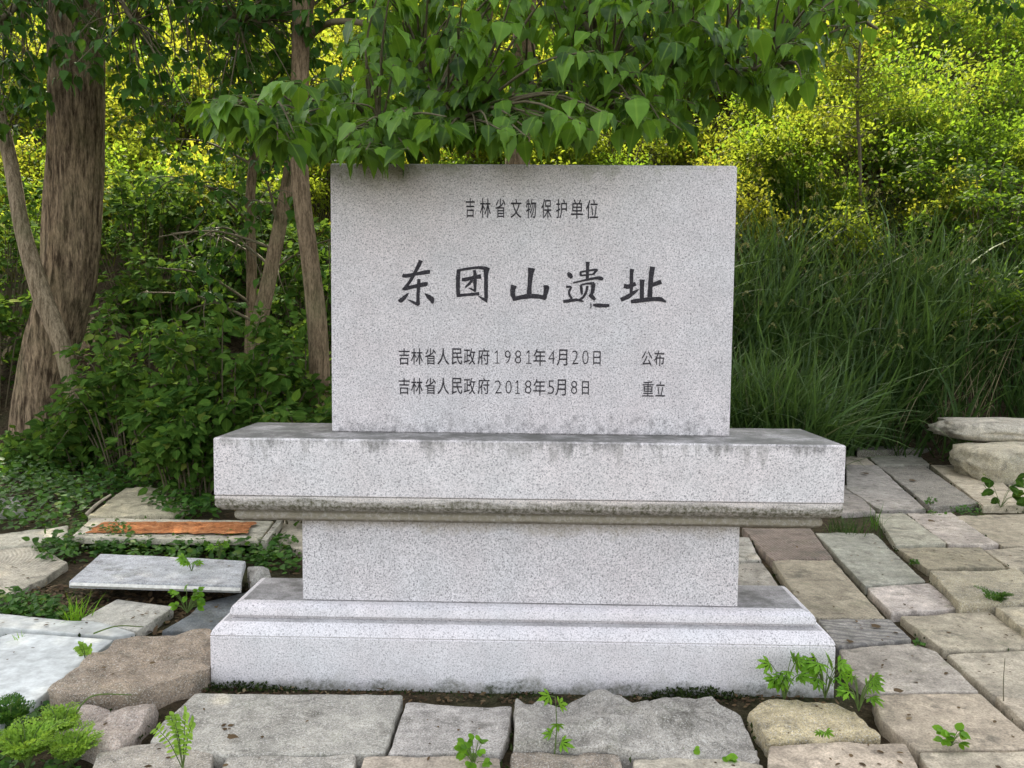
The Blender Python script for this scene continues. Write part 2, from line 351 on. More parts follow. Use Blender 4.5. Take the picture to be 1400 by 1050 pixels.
def tpl_blade(seg=6, bend=.55):
    V = []; fs = []; uv = []
    for i in range(seg+1):
        t = i/seg; hw = .5*(1-t**1.7)*(.6+.4*min(1, t*4)); y = t*(1-.28*bend*t*t); z = -bend*t**2.4*.75
        if i == seg: V.append((0, y, z)); uv.append((0, t))
        else: V += [(-hw, y, z), (hw, y, z)]; uv += [(-hw, t), (hw, t)]
    for i in range(seg):
        a = 2*i
        fs.append((a, a+1, a+3, a+2) if i < seg-1 else (a, a+1, a+2))
    return np.array(V, float), fs, np.array(uv, float)
BL = [tpl_blade(6, .15), tpl_blade(6, .5), tpl_blade(7, .95)]
def tpl_palm(lobes=5, spread=R(145)):
    """a lobed, toothed hop-like leaf; base at the origin"""
    V = [(0, .02, 0)]; uv = [(0, 0)]; out = []
    for i in range(lobes):
        a = -spread/2 + spread*i/(lobes-1); ln = 1.0 - .32*abs(i-(lobes-1)/2)/((lobes-1)/2)
        d = np.array([math.sin(a), math.cos(a)]); pn = np.array([d[1], -d[0]])
        for (t, wv) in ((.42, -.10), (.55, -.17), (.60, -.11), (.75, -.13), (.79, -.07), (1.0, 0), (.79, .07), (.75, .13), (.60, .11), (.55, .17), (.42, .10)):
            p = d*t*ln + pn*wv*ln; out.append((p[0], p[1], -.16*(t*ln)**2 + .08*abs(wv)))
    n0 = len(V); V += out; uv += [(p[0], p[1]) for p in out]
    fs = [(0, n0+i+1, n0+i) for i in range(len(out)-1)]
    return np.array(V, float), fs, np.array(uv, float)
T_PALM = tpl_palm(5); T_PALM3 = tpl_palm(3, R(105))

# ------------------------------------------------------------------ ground
def sm(a, b, t):
    t = min(1.0, max(0.0, (t-a)/(b-a))); return t*t*(3-2*t)
def H(x, y):
    y0 = 5.3 + .35*math.sin(x*.6+1.0) + .5*sm(1.5, 4, x)
    t = max(0.0, y-y0); tt = t if t < 30 else 30+(t-30)*.15
    h = .66*tt*sm(0, 1.6, t)
    h += sm(0, 3, t)*.55*noise.noise(Vector((x*.25, y*.25, 3.1))) + sm(-1, 1.5, y-y0)*.10*noise.noise(Vector((x*1.1, y*1.1, .7)))
    h += .010*noise.noise(Vector((x*3.1, y*3.1, 0)))
    return h - .012
def Hv(X, Y): return np.array([H(a, b) for a, b in zip(X, Y)])
def terrain():
    xs = np.concatenate([np.linspace(-90, -12, 14), np.linspace(-11.5, 12.5, 121), np.linspace(13, 90, 14)])
    ys = np.concatenate([np.linspace(-60, -4, 12), np.linspace(-3.5, 14, 118), np.linspace(14.5, 34, 30), np.linspace(36, 90, 10)])
    V = [(x, y, H(x, y)) for y in ys for x in xs]; nx = len(xs)
    fs = [(j*nx+i, j*nx+i+1, (j+1)*nx+i+1, (j+1)*nx+i) for j in range(len(ys)-1) for i in range(nx-1)]
    b = Buf(); b.raw(V, fs); o = b.build('ground', M['soil']); tag(o, kind='structure')
terrain()

# ------------------------------------------------------------------ the monument
mon = empty('stone_monument', (0, .2, 0), 'pale speckled granite monument with carved upright tablet on a moulded pedestal', 'monument')
def loft(name, rings, mat, zo, sharp=28, closed_bottom=True):
    """rings = (x0, x1, y0, y1, z), rounded corners; stacked upward"""
    b = Buf(); V = []; k = 0
    for (x0, x1, y0, y1, z) in rings:
        r = .007; pts = []
        for (cx, cy, a0) in ((x1-r, y0+r, -90), (x1-r, y1-r, 0), (x0+r, y1-r, 90), (x0+r, y0+r, 180)):
            for q in range(3): a = R(a0+45*q); pts.append((cx+r*math.cos(a), cy+r*math.sin(a), z))
        k = len(pts); V += pts
    n = len(rings); fs = []
    for i in range(n-1):
        for j in range(k): j2 = (j+1) % k; fs.append((i*k+j, i*k+j2, (i+1)*k+j2, (i+1)*k+j))
    fs.append(tuple(range(k-1, -1, -1))); fs.append(tuple(range((n-1)*k, n*k)))
    b.raw(V, fs)
    return b.build(name, mat, mon, True, sharp, loc=(0, .2, zo))
def rect(cx, w, y0, y1): return lambda ins, z: (cx-w/2+ins, cx+w/2-ins, y0+ins, y1-ins, z)
q = rect(-.0179, 2.5184, -.187, .31)
loft('plinth', [q(0, -.12), q(0, .1985), q(.003, .2015), q(.003, .2045), q(.0, .2075), q(.006, .222), q(.020, .240), q(.040, .252), q(.064, .257), q(.068, .255), q(.2, .2545)], M['plinth'], 0)
loft('base_moulding', [q(.072, .25), q(.068, .262), q(.060, .270), q(.059, .285), q(.066, .302), q(.082, .315), q(.102, .321), q(.112, .322)], M['tier'], .25)
q = rect(-.0267, 1.8031, -.0786, .20)
loft('pedestal_block', [q(.003, .3215), q(0, .3245), q(0, .666)], M['die'], .32)
q = rect(0, 2.491, -.202, .321)
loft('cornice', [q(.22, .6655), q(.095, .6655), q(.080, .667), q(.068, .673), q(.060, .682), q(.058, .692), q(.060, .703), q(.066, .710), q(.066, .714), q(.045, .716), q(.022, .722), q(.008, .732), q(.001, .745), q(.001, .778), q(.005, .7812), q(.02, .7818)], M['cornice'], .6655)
loft('cap_slab', [q(.02, .7804), q(.005, .7825), q(0, .787), q(0, 1.008), q(.003, 1.0125), q(.008, 1.0149)], M['slab'], .7825)
TY = .0129
q = rect(.0103, 1.6687, TY, .21)
tab = loft('tablet', [q(.004, 1.0152), q(0, 1.020), q(0, 2.1236), q(.003, 2.1270), q(.006, 2.1286)], M['tablet'], 1.0152)

# lettering: every character fitted to its own box (photo pixels -> tablet plane)
def on_tab(px, py): p = at(px, py, TY); return p[0], p[2]
GL = {}
def glyph(ch, thin=0.0):
    if ch == '1' and ch not in GL:      # one with a flag and a foot, as on the stone
        GL[ch] = (np.array([(.42, 0), (.58, 0), (.58, 1), (.42, 1), (0, .76), (.42, .86), (.42, 1), (.02, .84), (0, 0), (.42, 0), (.42, .07), (0, .07), (.58, 0), (1, 0), (1, .07), (.58, .07)], float), [(0, 1, 2, 3), (4, 5, 6, 7), (8, 9, 10, 11), (12, 13, 14, 15)])
    if ch not in GL:
        cu = bpy.data.curves.new('glyph', 'FONT'); cu.body = ch; cu.resolution_u = 3; cu.offset = -.016 if ch in '0123456789' else .004
        o = bpy.data.objects.new('glyph', cu); C.objects.link(o)
        bpy.context.view_layer.update()
        me = bpy.data.meshes.new_from_object(o.evaluated_get(bpy.context.evaluated_depsgraph_get()))
        V = np.array([v.co[:] for v in me.vertices]); Fs = [tuple(p.vertices) for p in me.polygons]
        bpy.data.objects.remove(o); bpy.data.curves.remove(cu); bpy.data.meshes.remove(me)
        GL[ch] = (V, Fs)
    return GL[ch]
def letters(name, items, label):
    b = Buf()
    for ch, x0, x1, y0, y1 in items:
        V, Fs = glyph(ch); lo = V.min(0); hi = V.max(0)
        ax, az = on_tab(x0, y1); bx, _ = on_tab(x1, y1); _, bz = on_tab(x0, y0)
        u = (V[:, 0]-lo[0])/(hi[0]-lo[0]); v = (V[:, 1]-lo[1])/(hi[1]-lo[1])
        W = np.stack([ax+(bx-ax)*u, np.full(len(V), TY-.0012), az+(bz-az)*v], 1)
        b.raw(W, Fs)
    o = b.build(name, M['ink'], None, False)
    o.parent = tab; o.matrix_parent_inverse = Matrix.Translation((0, -.2, -1.0152))
    o['label'] = label
X1 = [(636.5, 649), (656, 671), (677, 691), (698, 713), (719, 733), (740, 754), (760, 775), (780.5, 797), (801, 817.5)]
letters('lettering', [(c, a, b_, 271+i*.22, 297.5+i*.22) for i, (c, (a, b_)) in enumerate(zip('吉林省文物保护单位', X1))], 'small heading of nine characters near the top')
X2 = [(545, 560), (562, 578), (581, 596), (598, 614), (617.5, 632), (634, 650), (653, 669)]
row2 = [(c, a, b_, 476, 498.5) for c, (a, b_) in zip('吉林省人民政府', X2)]
row2b = [('公', 877, 891.5, 480, 500), ('布', 894, 908, 479, 500.5)]
row2 += [('1', 676.5, 683, 479, 497), ('9', 690, 698, 479, 497), ('8', 704, 712.5, 479, 497), ('1', 719.5, 726.5, 479, 497.3), ('年', 729, 746, 477, 500), ('4', 749.5, 758.5, 479, 497.5), ('月', 761, 775.5, 477.5, 500), ('2', 782, 790.5, 479, 498), ('0', 796, 804.5, 479, 498), ('日', 811, 821, 480, 498.5)]
letters('lettering', row2, 'upper of the two small dated lines'); letters('lettering', row2b, 'pair of small characters closing the upper dated line')
row3 = [(c, a, b_, 516.5, 539) for c, (a, b_) in zip('吉林省人民政府', X2)]
row3 += [('2', 676.5, 685.5, 520, 538), ('0', 691, 699.5, 520, 538), ('1', 704.5, 711, 520, 538.3), ('8', 717.5, 726.5, 520, 538), ('年', 729, 745.5, 518, 541), ('5', 749, 757.5, 520, 538.5), ('月', 759, 773.5, 518.5, 541), ('8', 780.5, 789, 520.5, 538.5), ('日', 795.5, 805, 521, 539.5)]
letters('lettering', row3, 'lower of the two small dated lines'); letters('lettering', [('重', 878, 893.5, 521, 542), ('立', 896, 909, 521, 542)], 'pair of small characters closing the lower dated line')

# the large brushed title: strokes as (x, y, width) in photo pixels
def A(l): return [(530+x/6.667, 340+y/6.667, w_/6.667) for x, y, w_ in l]
def B(l): return [(680+x/5.6, 340+y/5.6, w_/5.6) for x, y, w_ in l]
STROKES = [
    A([(135, 240, 30), (160, 252, 36), (270, 228, 30), (370, 211, 40), (388, 212, 28)]),
    A([(302, 106, 38), (292, 135, 36), (250, 215, 32), (205, 300, 30), (150, 365, 24)]),
    A([(133, 370, 14), (155, 364, 38), (250, 343, 34), (345, 322, 42), (366, 322, 28)]),
    A([(285, 276, 30), (284, 330, 34), (276, 420, 30), (277, 490, 34), (276, 512, 40)]), A([(285, 515, 22), (245, 495, 26), (205, 473, 16), (180, 463, 4)]),
    A([(192, 402, 8), (160, 438, 34), (118, 476, 42), (97, 467, 14)]),
    A([(338, 408, 8), (372, 436, 40), (404, 462, 50), (412, 500, 18)]),
    A([(648, 190, 34), (642, 260, 38), (640, 360, 36), (646, 440, 34)]),
    A([(634, 200, 20), (700, 187, 24), (820, 170, 24), (885, 178, 36), (930, 190, 26)]),
    A([(900, 178, 62), (897, 230, 38), (896, 330, 36), (897, 440, 36), (902, 492, 12)]), A([(905, 478, 26), (870, 458, 26), (828, 432, 8)]),
    A([(635, 428, 30), (720, 420, 26), (835, 410, 32)]),
    A([(676, 280, 28), (700, 283, 36), (780, 264, 32), (852, 252, 42)]), A([(790, 195, 24), (798, 240, 34), (796, 330, 30), (797, 394, 22)]), A([(795, 388, 16), (765, 368, 18), (738, 356, 4)]),
    A([(775, 282, 28), (745, 318, 24), (706, 354, 16)]),
    B([(262, 148, 62), (258, 172, 44), (250, 240, 34), (244, 320, 34), (244, 365, 44)]),
    B([(128, 280, 46), (118, 310, 40), (116, 345, 36), (135, 395, 30)]),
    B([(118, 388, 30), (180, 372, 34), (250, 362, 38), (320, 366, 34), (372, 378, 34)]),
    B([(352, 285, 12), (378, 296, 46), (372, 330, 36), (358, 385, 32)]),
    B([(540, 182, 16), (556, 205, 40), (572, 224, 22)]),
    B([(692, 100, 32), (690, 150, 24), (688, 245, 24)]), B([(632, 180, 14), (690, 168, 14), (755, 160, 18), (768, 164, 12)]), B([(636, 178, 16), (640, 210, 18)]), B([(762, 160, 22), (738, 192, 16), (720, 200, 8)]), B([(638, 206, 14), (690, 200, 13), (735, 196, 10)]),
    B([(580, 262, 12), (660, 243, 16), (760, 222, 22), (795, 228, 32), (810, 236, 16)]),
    B([(640, 280, 22), (645, 330, 22), (648, 352, 12)]), B([(636, 278, 12), (690, 266, 16), (742, 266, 26)]), B([(736, 264, 32), (730, 320, 30), (722, 350, 24)]),
    B([(690, 285, 20), (680, 335, 20), (650, 382, 18), (600, 398, 10)]), B([(702, 352, 22), (730, 372, 34), (748, 394, 18)]),
    B([(526, 292, 18), (575, 290, 14), (548, 322, 18), (550, 355, 18), (575, 384, 16), (548, 396, 20)]), B([(504, 404, 26), (545, 400, 24), (610, 390, 22), (660, 404, 12)]),
    B([(716, 420, 10), (716, 460, 6)]), B([(732, 430, 12), (760, 434, 32), (820, 436, 28), (858, 434, 22)]),
    B([(1032, 155, 34), (1026, 190, 28), (1026, 280, 28), (1022, 360, 22)]), B([(968, 285, 34), (1000, 292, 36), (1060, 268, 30)]), B([(944, 392, 30), (1000, 368, 36), (1050, 332, 26), (1082, 312, 6)]),
    B([(1108, 236, 40), (1106, 300, 32), (1106, 390, 32)]), B([(1188, 138, 42), (1178, 200, 38), (1170, 300, 36), (1166, 385, 40)]),
    B([(1176, 280, 30), (1215, 268, 32), (1255, 252, 36)]), B([(1022, 405, 28), (1080, 398, 34), (1170, 386, 32), (1250, 384, 34), (1290, 408, 14)]),
]
b = Buf(); CH = [6, 16, 20, 34, 41]; CL = ['first large brushed character', 'second large brushed character, boxed in', 'third large brushed character, shaped like a trident', 'fourth large brushed character with a loose stroke below it', 'last large brushed character']
for si, st in enumerate(STROKES):
    P = np.array(st); n = 14; tt = np.linspace(0, len(P)-1, n); P = np.stack([np.interp(tt, range(len(P)), P[:, k]) for k in range(3)], 1)
    P[1:-1, :2] = (P[:-2, :2]+2*P[1:-1, :2]+P[2:, :2])/4
    tg = np.gradient(P[:, :2], axis=0); tg /= np.linalg.norm(tg, axis=1, keepdims=True); nn = np.stack([-tg[:, 1], tg[:, 0]], 1)
    wv = P[:, 2]*(1+.05*np.sin(np.arange(n)*1.7+si))
    V = []
    for sgn in (-.5, .5):
        for i in range(n):
            x, z = on_tab(*(P[i, :2]+nn[i]*wv[i]*sgn)); V.append((x, TY-.001-.00012*(si % 9), z))
    fs = [(i, i+1, n+i+1, n+i) for i in range(n-1)]
    b.raw(V, fs)
    if si+1 in CH or si+1 == len(STROKES):
        o = b.build('lettering', M['ink'], None, False); o.parent = tab; o.matrix_parent_inverse = Matrix.Translation((0, -.2, -1.0152)); o['label'] = CL.pop(0) if CL else 'title'; b = Buf()

# ------------------------------------------------------------------ paving
PAVE = []
def stone(label, poly, col, kind='plain', z=.024, rough=.005, dome=0.0, th=.12, name='paving_stone', cat='paving stone', edge=.004, group='old paving stones round the monument', tilt=(0, 0), mats=None, shrink=0.0):
    W = np.array([gp(x, y, z) for x, y in poly])[:, :2]
    if ((W[:, 0]*np.roll(W[:, 1], -1) - np.roll(W[:, 0], -1)*W[:, 1]).sum()) < 0: W = W[::-1]
    c = W.mean(0); seed = rng.uniform(0, 90); z += rng.uniform(-.008, .008)
    if kind != 'marble': tilt = (rng.uniform(-.012, .012), rng.uniform(-.010, .014))
    pts = []
    n = len(W)
    for i in range(n):
        a, d = W[i], W[(i+1) % n]; ln = np.linalg.norm(d-a); k = max(2, int(ln/.025)); cr = min(.007, ln*.2)/ln
        for j in range(k):
            t = cr + (1-2*cr)*j/(k-1); pts.append(a+(d-a)*t)
    pts = np.array(pts); dirs = c-pts; dl = np.linalg.norm(dirs, axis=1, keepdims=True); dirs /= dl
    for i in range(len(pts)): pts[i] += dirs[i]*(shrink+edge*abs(1.6*fbm(pts[i][0]*7+seed, pts[i][1]*7, 1.3, 4)))
    rings = [(0, -th), (-.001, -.03), (0, -.005), (.002, -.0012), (.0045, 0), (.03, 0)]
    V = []; k = len(pts)
    def top(p, r):
        return rough*fbm(p[0]*5+seed, p[1]*5, .5, 5)*1.3 + (rough*.35*fbm(p[0]*17+seed, p[1]*17, .9, 4)) + dome*(1-r*r) + tilt[0]*(p[0]-c[0]) + tilt[1]*(p[1]-c[1])
    for ins, dz in rings:
        for p, d in zip(pts, dirs):
            pp = p+d*ins; s_ = 1.0 if dz > -.02 else .3
            lump = edge*1.6*fbm(pp[0]*11+seed, pp[1]*11, dz*9, 3) if dz < -.01 else 0
            V.append((*(pp-d*lump), z+dz+s_*top(pp, 1.0) if dz > -th else z-th))
    fr = [.94, .86, .78, .70, .62, .54, .46, .38, .30, .20, .10]
    for f in fr:
        for p, d in zip(pts, dirs):
            q0 = p+d*.03; pp = c+(q0-c)*f; V.append((*pp, z+top(pp, f)))
    V.append((*c, z+top(c, 0)))
    nr = len(rings)+len(fr); fs = []
    for i in range(nr-1):
        for j in range(k): j2 = (j+1) % k; fs.append((i*k+j, i*k+j2, (i+1)*k+j2, (i+1)*k+j))
    for j in range(k): fs.append(((nr-1)*k+j, (nr-1)*k+(j+1) % k, nr*k))
    b = Buf(); b.raw(V, fs); loc = (c[0], c[1], z)
    o = b.build(name, mats or M['pv'][kind], None, True, 50, loc=loc); o.color = (*col, 1)
    tag(o, label, cat, group); PAVE.append((W, z)); return o
TAN = (.33, .285, .22); GREY = (.30, .28, .25); PINK = (.40, .345, .30); WARM = (.37, .31, .24); DK = (.20, .18, .155); CREAM = (.42, .37, .28)
# right of the monument
stone('reddish brown paving stone with deep straight ribs beside the pedestal', [(1014, 722), (1108, 723), (1139, 766), (1056, 768)], (.22, .175, .145), 'ribbed', .04)
stone('finely ribbed grey paving stone with a yellow stain across its near half', [(1056, 769), (1138, 767), (1211, 845), (1106, 846)], (.31, .27, .20), 'fine_ribbed', .04)
stone('smooth greenish grey paving stone beyond the pinkish white one', [(1114, 728), (1194, 728), (1266, 795), (1183, 802)], (.27, .265, .22), 'plain', .035)
stone('small pinkish white paving stone, paler than all around it', [(1185, 804), (1271, 797), (1311, 831), (1219, 838)], (.43, .38, .34), 'plain', .035)
stone('grey paving stone with dark wavy bands touching the plinth corner', [(1118, 848), (1217, 847), (1247, 875), (1143, 884)], (.25, .235, .215), 'wavy', .035)
stone('large plain grey paving stone right of the plinth corner', [(1146, 886), (1247, 877), (1281, 888), (1339, 944), (1200, 947), (1163, 922)], (.34, .305, .26), 'plain', .045, th=.16)
stone('large tan paving stone with a chipped corner beside the yellow rough block', [(1192, 951), (1340, 948), (1428, 1022), (1254, 1024), (1205, 985)], (.35, .295, .225), 'plain', .045, th=.16)
stone('pale tan paving stone in the bottom right corner of the photo', [(1254, 1028), (1432, 1027), (1470, 1085), (1292, 1085)], (.40, .35, .27), 'plain', .045)
stone('tan paving stone with a stepped top edge right of the pinkish white stone', [(1230, 840), (1350, 834), (1408, 873), (1404, 885), (1290, 887)], (.35, .31, .235), 'plain', .04)
stone('broad tan paving stone behind the thin dry stalk at the right edge', [(1294, 890), (1432, 886), (1474, 962), (1357, 948)], (.36, .32, .25), 'plain', .04)
stone('tan paving stone cut off by the right edge below the thin dry stalk', [(1360, 954), (1474, 966), (1510, 1022), (1436, 1022)], (.36, .31, .24), 'plain', .04)
stone('thick paving stone with a high worn edge behind the feathery weed', [(1271, 781), (1390, 778), (1452, 825), (1312, 827)], (.33, .29, .20), 'rough', .075, .008, th=.2)
stone('thick tan paving stone with a broken front edge at the right photo edge', [(1360, 831), (1452, 829), (1484, 870), (1408, 868)], (.34, .30, .22), 'plain', .07, .008, th=.2)
stone('dark brownish paving stone behind the thick worn one', [(1226, 749), (1341, 747), (1376, 775), (1268, 778)], (.25, .22, .155), 'plain', .03)
stone('tan paving stone right of the dark brownish one near the photo edge', [(1345, 750), (1420, 748), (1462, 775), (1381, 776)], (.33, .29, .22), 'plain', .03)
stone('narrow greenish paving stone behind the grass tuft under the slab', [(1196, 702), (1236, 701), (1294, 744), (1225, 747)], (.30, .285, .225), 'plain', .03)
stone('narrow pinkish paving stone with a dark leaf lying on it', [(1239, 701), (1301, 700), (1366, 744), (1297, 745)], (.37, .325, .28), 'plain', .03)
stone('brownish paving stone in front of the leafy sprig at right', [(1304, 704), (1412, 702), (1434, 745), (1371, 746)], (.31, .27, .20), 'plain', .03)
stone('weathered grey paving stone with a diagonal crack right of the cap slab', [(1157, 637), (1199, 637), (1266, 695), (1205, 697), (1157, 668)], (.29, .265, .235), 'plain', .03)
stone('dark grainy paving stone beyond the cracked grey one', [(1204, 639), (1264, 637), (1337, 690), (1272, 695)], (.22, .20, .165), 'rough', .03, .005)
stone('clean buff paving stone in front of the rubble boulders', [(1272, 636), (1338, 636), (1376, 664), (1400, 693), (1344, 693)], (.39, .34, .255), 'plain', .04)
stone('small dark paving stone in the row furthest back', [(1184, 622), (1254, 620), (1271, 635), (1200, 636)], (.25, .24, .20), 'plain', .03)
stone('small cream paving stone just behind the cap slab corner', [(1156, 623), (1181, 622), (1197, 635), (1156, 635)], (.42, .37, .29), 'plain', .03)
stone('grey paving stone half hidden behind the cap slab corner', [(1100, 601), (1160, 603), (1176, 619), (1120, 622)], (.28, .26, .22), 'plain', .03)
stone('dark paving stone below the cap slab with a diagonal joint', [(1150, 664), (1160, 662), (1197, 699), (1150, 702)], (.25, .225, .20), 'plain', .03)
stone('grey paving stone wedged behind the pedestal by the ribbed stones', [(985, 735), (1024, 735), (1041, 767), (990, 767)], (.33, .31, .27), 'plain', .03)
stone('warm grey paving stone seen between pedestal and ribbed stones', [(985, 769), (1043, 769), (1074, 812), (985, 815)], (.30, .275, .235), 'plain', .03)
stone('pale stone sliver under the rubble boulders at the right edge', [(1378, 664), (1440, 660), (1450, 698), (1402, 694)], (.40, .37, .26), 'plain', .035)
stone('long dark mossy step slab at the foot of the tall grass', [(1150, 592), (1263, 588), (1273, 614), (1172, 618)], (.10, .095, .07), 'rough', .09, .008, th=.2)
# front
stone('large cracked granite slab lying in front of the plinth', [(266, 947), (551, 949), (525, 1027), (296, 1029), (203, 1013), (222, 985)], (.33, .315, .275), 'granite', .05, .004, th=.16)
stone('granite block with a pale worn band beside the cracked slab', [(554, 962), (700, 967), (696, 1006), (684, 1029), (530, 1030)], (.38, .355, .325), 'granite', .035, .008)
stone('lumpy grey granite boulder set in the paving before the plinth', [(703, 964), (758, 962), (806, 950), (850, 960), (888, 960), (941, 951), (987, 965), (1020, 983), (1040, 1024), (1044, 1042), (860, 1032), (760, 1026), (703, 1026)], (.33, .31, .275), 'rough', .04, .042, .03, edge=.012, name='rough_boulder', cat='boulder')
stone('grey granite block below the cracked slab at the bottom edge', [(311, 1031), (487, 1032), (482, 1085), (280, 1085)], (.33, .31, .27), 'granite', .04, .006)
stone('tan block at the bottom edge behind the round leaved weed', [(497, 1033), (684, 1033), (690, 1085), (484, 1085)], (.36, .31, .25), 'plain', .04, .008)
stone('brown rough block at the bottom edge below the lobed seedling', [(699, 1031), (848, 1033), (862, 1085), (694, 1085)], (.29, .245, .195), 'rough', .03, .012)
stone('pale block at the bottom edge below the lumpy boulder', [(864, 1037), (1012, 1039), (1044, 1047), (1052, 1085), (872, 1085)], (.38, .345, .275), 'plain', .03, .010)
stone('yellowish rough hewn block by the lobed weeds', [(1022, 973), (1046, 961), (1101, 958), (1142, 960), (1170, 970), (1207, 1012), (1050, 1017)], (.44, .37, .225), 'rough', .05, .022, .022, edge=.010)
stone('peach coloured block in front of the yellowish rough one', [(1050, 1021), (1146, 1018), (1200, 1020), (1238, 1019), (1276, 1085), (1048, 1085)], (.42, .35, .27), 'plain', .05, .010)
# left
stone('big brown rough stone with a hollow beside the plinth', [(157, 874), (186, 867), (292, 862), (292, 916), (218, 942), (192, 951), (105, 952), (62, 944), (93, 921)], (.27, .215, .16), 'rough', .070, .022, .006, th=.22, edge=.014)
stone('pinkish rough stone below the big brown one', [(95, 962), (215, 961), (214, 978), (180, 1010), (160, 1029), (72, 1012), (70, 992)], (.37, .31, .265), 'rough', .045, .034, .012, edge=.012)
stone('grey brown stone at the bottom edge beside the pinnate sprig', [(133, 1033), (186, 1018), (222, 1018), (292, 1034), (284, 1085), (112, 1085)], (.31, .28, .235), 'granite', .04, .010)
stone('large smooth white marble slab in the lower left', [(18, 864), (156, 874), (91, 925), (-3, 998), (-120, 1042), (-170, 930)], (.44, .465, .47), 'marble', .035, .0015, name='marble_slab', cat='marble slab', edge=.001)
stone('narrow white marble strip behind the large marble slab', [(-60, 834), (96, 849), (134, 850), (186, 866), (156, 871), (20, 860), (-60, 856)], (.40, .415, .405), 'marble', .035, .0015, name='marble_slab', cat='marble slab', edge=.001)
stone('pale beige stone panel with a raised thin rim', [(160, 821), (238, 831), (224, 841), (188, 864), (110, 848)], (.40, .385, .34), 'plain', .032, .002, edge=.002)
stone('dark blue grey slate slab tucked against the plinth moulding', [(275, 823), (345, 806), (330, 855), (292, 860), (220, 862), (258, 840)], (.13, .14, .145), 'plain', .03, .003)
o = stone('blue grey granite slab with a white front edge', [(137, 757), (262, 763), (336, 768), (331, 786), (330, 803), (94, 796)], (.40, .41, .43), 'granite', .11, .0015, th=.035, name='granite_slab', cat='granite slab', edge=.001)
b = Buf(); p, q_ = gp(97, 796, .11), gp(329, 803.5, .11); P = smooth_path([p+np.array([0, -.003, -.012]), (p+q_)/2+np.array([0, -.003, -.012]), q_+np.array([0, -.003, -.012])], 20); b.tube(P, .013, 4); bpy.context.view_layer.update(); b.build('white_edge', M['edge'], o, False)
stone('small broken grey stone at the end of the blue grey slab', [(338, 778), (368, 778), (372, 790), (342, 802)], (.34, .33, .31), 'rough', .05, .02, .02)
frame = stone('cream framed slab with a crumbling rusty orange panel', [(125, 708), (374, 709), (354, 737), (97, 734)], (.42, .39, .31), 'plain', .10, .002, th=.035, name='framed_slab', cat='framed slab', edge=.001)
b = Buf(); Q = [gp(x, y, .102) for x, y in ((140, 714), (350, 714), (336, 730), (118, 729))]; nx, ny = 60, 12; V = []
for j in range(ny+1):
    for i in range(nx+1):
        u, v = i/nx, j/ny; p = (Q[3]*(1-u)+Q[2]*u)*(1-v)+(Q[0]*(1-u)+Q[1]*u)*v; e = min(u, 1-u, v, 1-v); rag = max(0, 1-e*5)
        V.append((p[0]+.03*rag*fbm(p[0]*3, p[1]*14, 7, 4), p[1]+.030*rag*fbm(p[0]*11, v*3, 2, 5), .105+min(e*4, 1)*(.006+.022*fbm(p[0]*7, p[1]*30, 1, 5))))
b.raw(V, [(j*(nx+1)+i, j*(nx+1)+i+1, (j+1)*(nx+1)+i+1, (j+1)*(nx+1)+i) for j in range(ny) for i in range(nx)])
b.build('rusty_panel', M['rust'], frame)
bpy.context.view_layer.update()
stone('long thin cream stone strip leaning at the end of the framed slab', [(379, 710), (387, 710), (364, 739), (356, 739)], (.44, .41, .34), 'plain', .09, .001, edge=.001, shrink=.001, name='stone_strip', cat='stone strip')
stone('cream flagstone behind the pedestal beside the creeping plants', [(389, 712), (430, 712), (430, 752), (376, 747)], (.42, .37, .29), 'plain', .04)
stone('weathered yellowish stone overgrown behind the framed slab', [(172, 666), (240, 666), (262, 690), (238, 704), (120, 705)], (.40, .36, .25), 'plain', .05, .012)
stone('pale stone carved with curved ribs at the left edge', [(-70, 764), (0, 749), (50, 746), (93, 770), (60, 792), (12, 816), (-50, 836)], (.36, .33, .265), 'ringed', .03, .004)
stone('weathered pale stone behind the curved rib one at the left edge', [(-60, 734), (94, 719), (92, 736), (46, 744), (-60, 752)], (.37, .35, .28), 'plain', .05, .008)
stone('grey stone half buried under plants at the far left', [(-40, 682), (22, 679), (38, 699), (-40, 702)], (.26, .25, .23), 'plain', .04, .010)

# rubble boulders at the right edge
def boulder(label, c, s, col, seed, rot=0):
    b = Buf(); V = []; nu, nv = 40, 22
    for j in range(nv+1):
        th = math.pi*j/nv
        for i in range(nu):
            ph = 2*math.pi*i/nu; d = Vector((math.sin(th)*math.cos(ph), math.sin(th)*math.sin(ph), math.cos(th)))
            m_ = max(abs(d.x), abs(d.y), abs(d.z)); k = .52+.42/m_
            r = k*(1+.05*fbm(d.x*1.6+seed, d.y*1.6, d.z*1.6, 3)+.09*fbm(d.x*4+seed, d.y*4, d.z*4, 5)); p = d*r
            x, y = p.x*s[0], p.y*s[1]; V.append((c[0]+x*math.cos(rot)-y*math.sin(rot), c[1]+x*math.sin(rot)+y*math.cos(rot), c[2]+p.z*s[2]))
    fs = [(j*nu+i, (j+1)*nu+i, (j+1)*nu+(i+1) % nu, j*nu+(i+1) % nu) for j in range(nv) for i in range(nu)]
    b.raw(V, fs); o = b.build('rough_boulder', M['pv']['rough'], None, True, loc=c); o.color = (*col, 1); tag(o, label, 'boulder')
p = at(1390, 628, 4.55); boulder('large yellowish boulder resting on the paving at the right edge', (p[0]+.12, 4.65, .16), (.66, .44, .22), (.43, .385, .28), 3.0, .12)
p = at(1372, 574, 5.2); boulder('long flat pale boulder on top of the rubble beneath the grass', (p[0]+.14, 5.25, .43), (.85, .42, .12), (.45, .41, .33), 8.0, -.05)

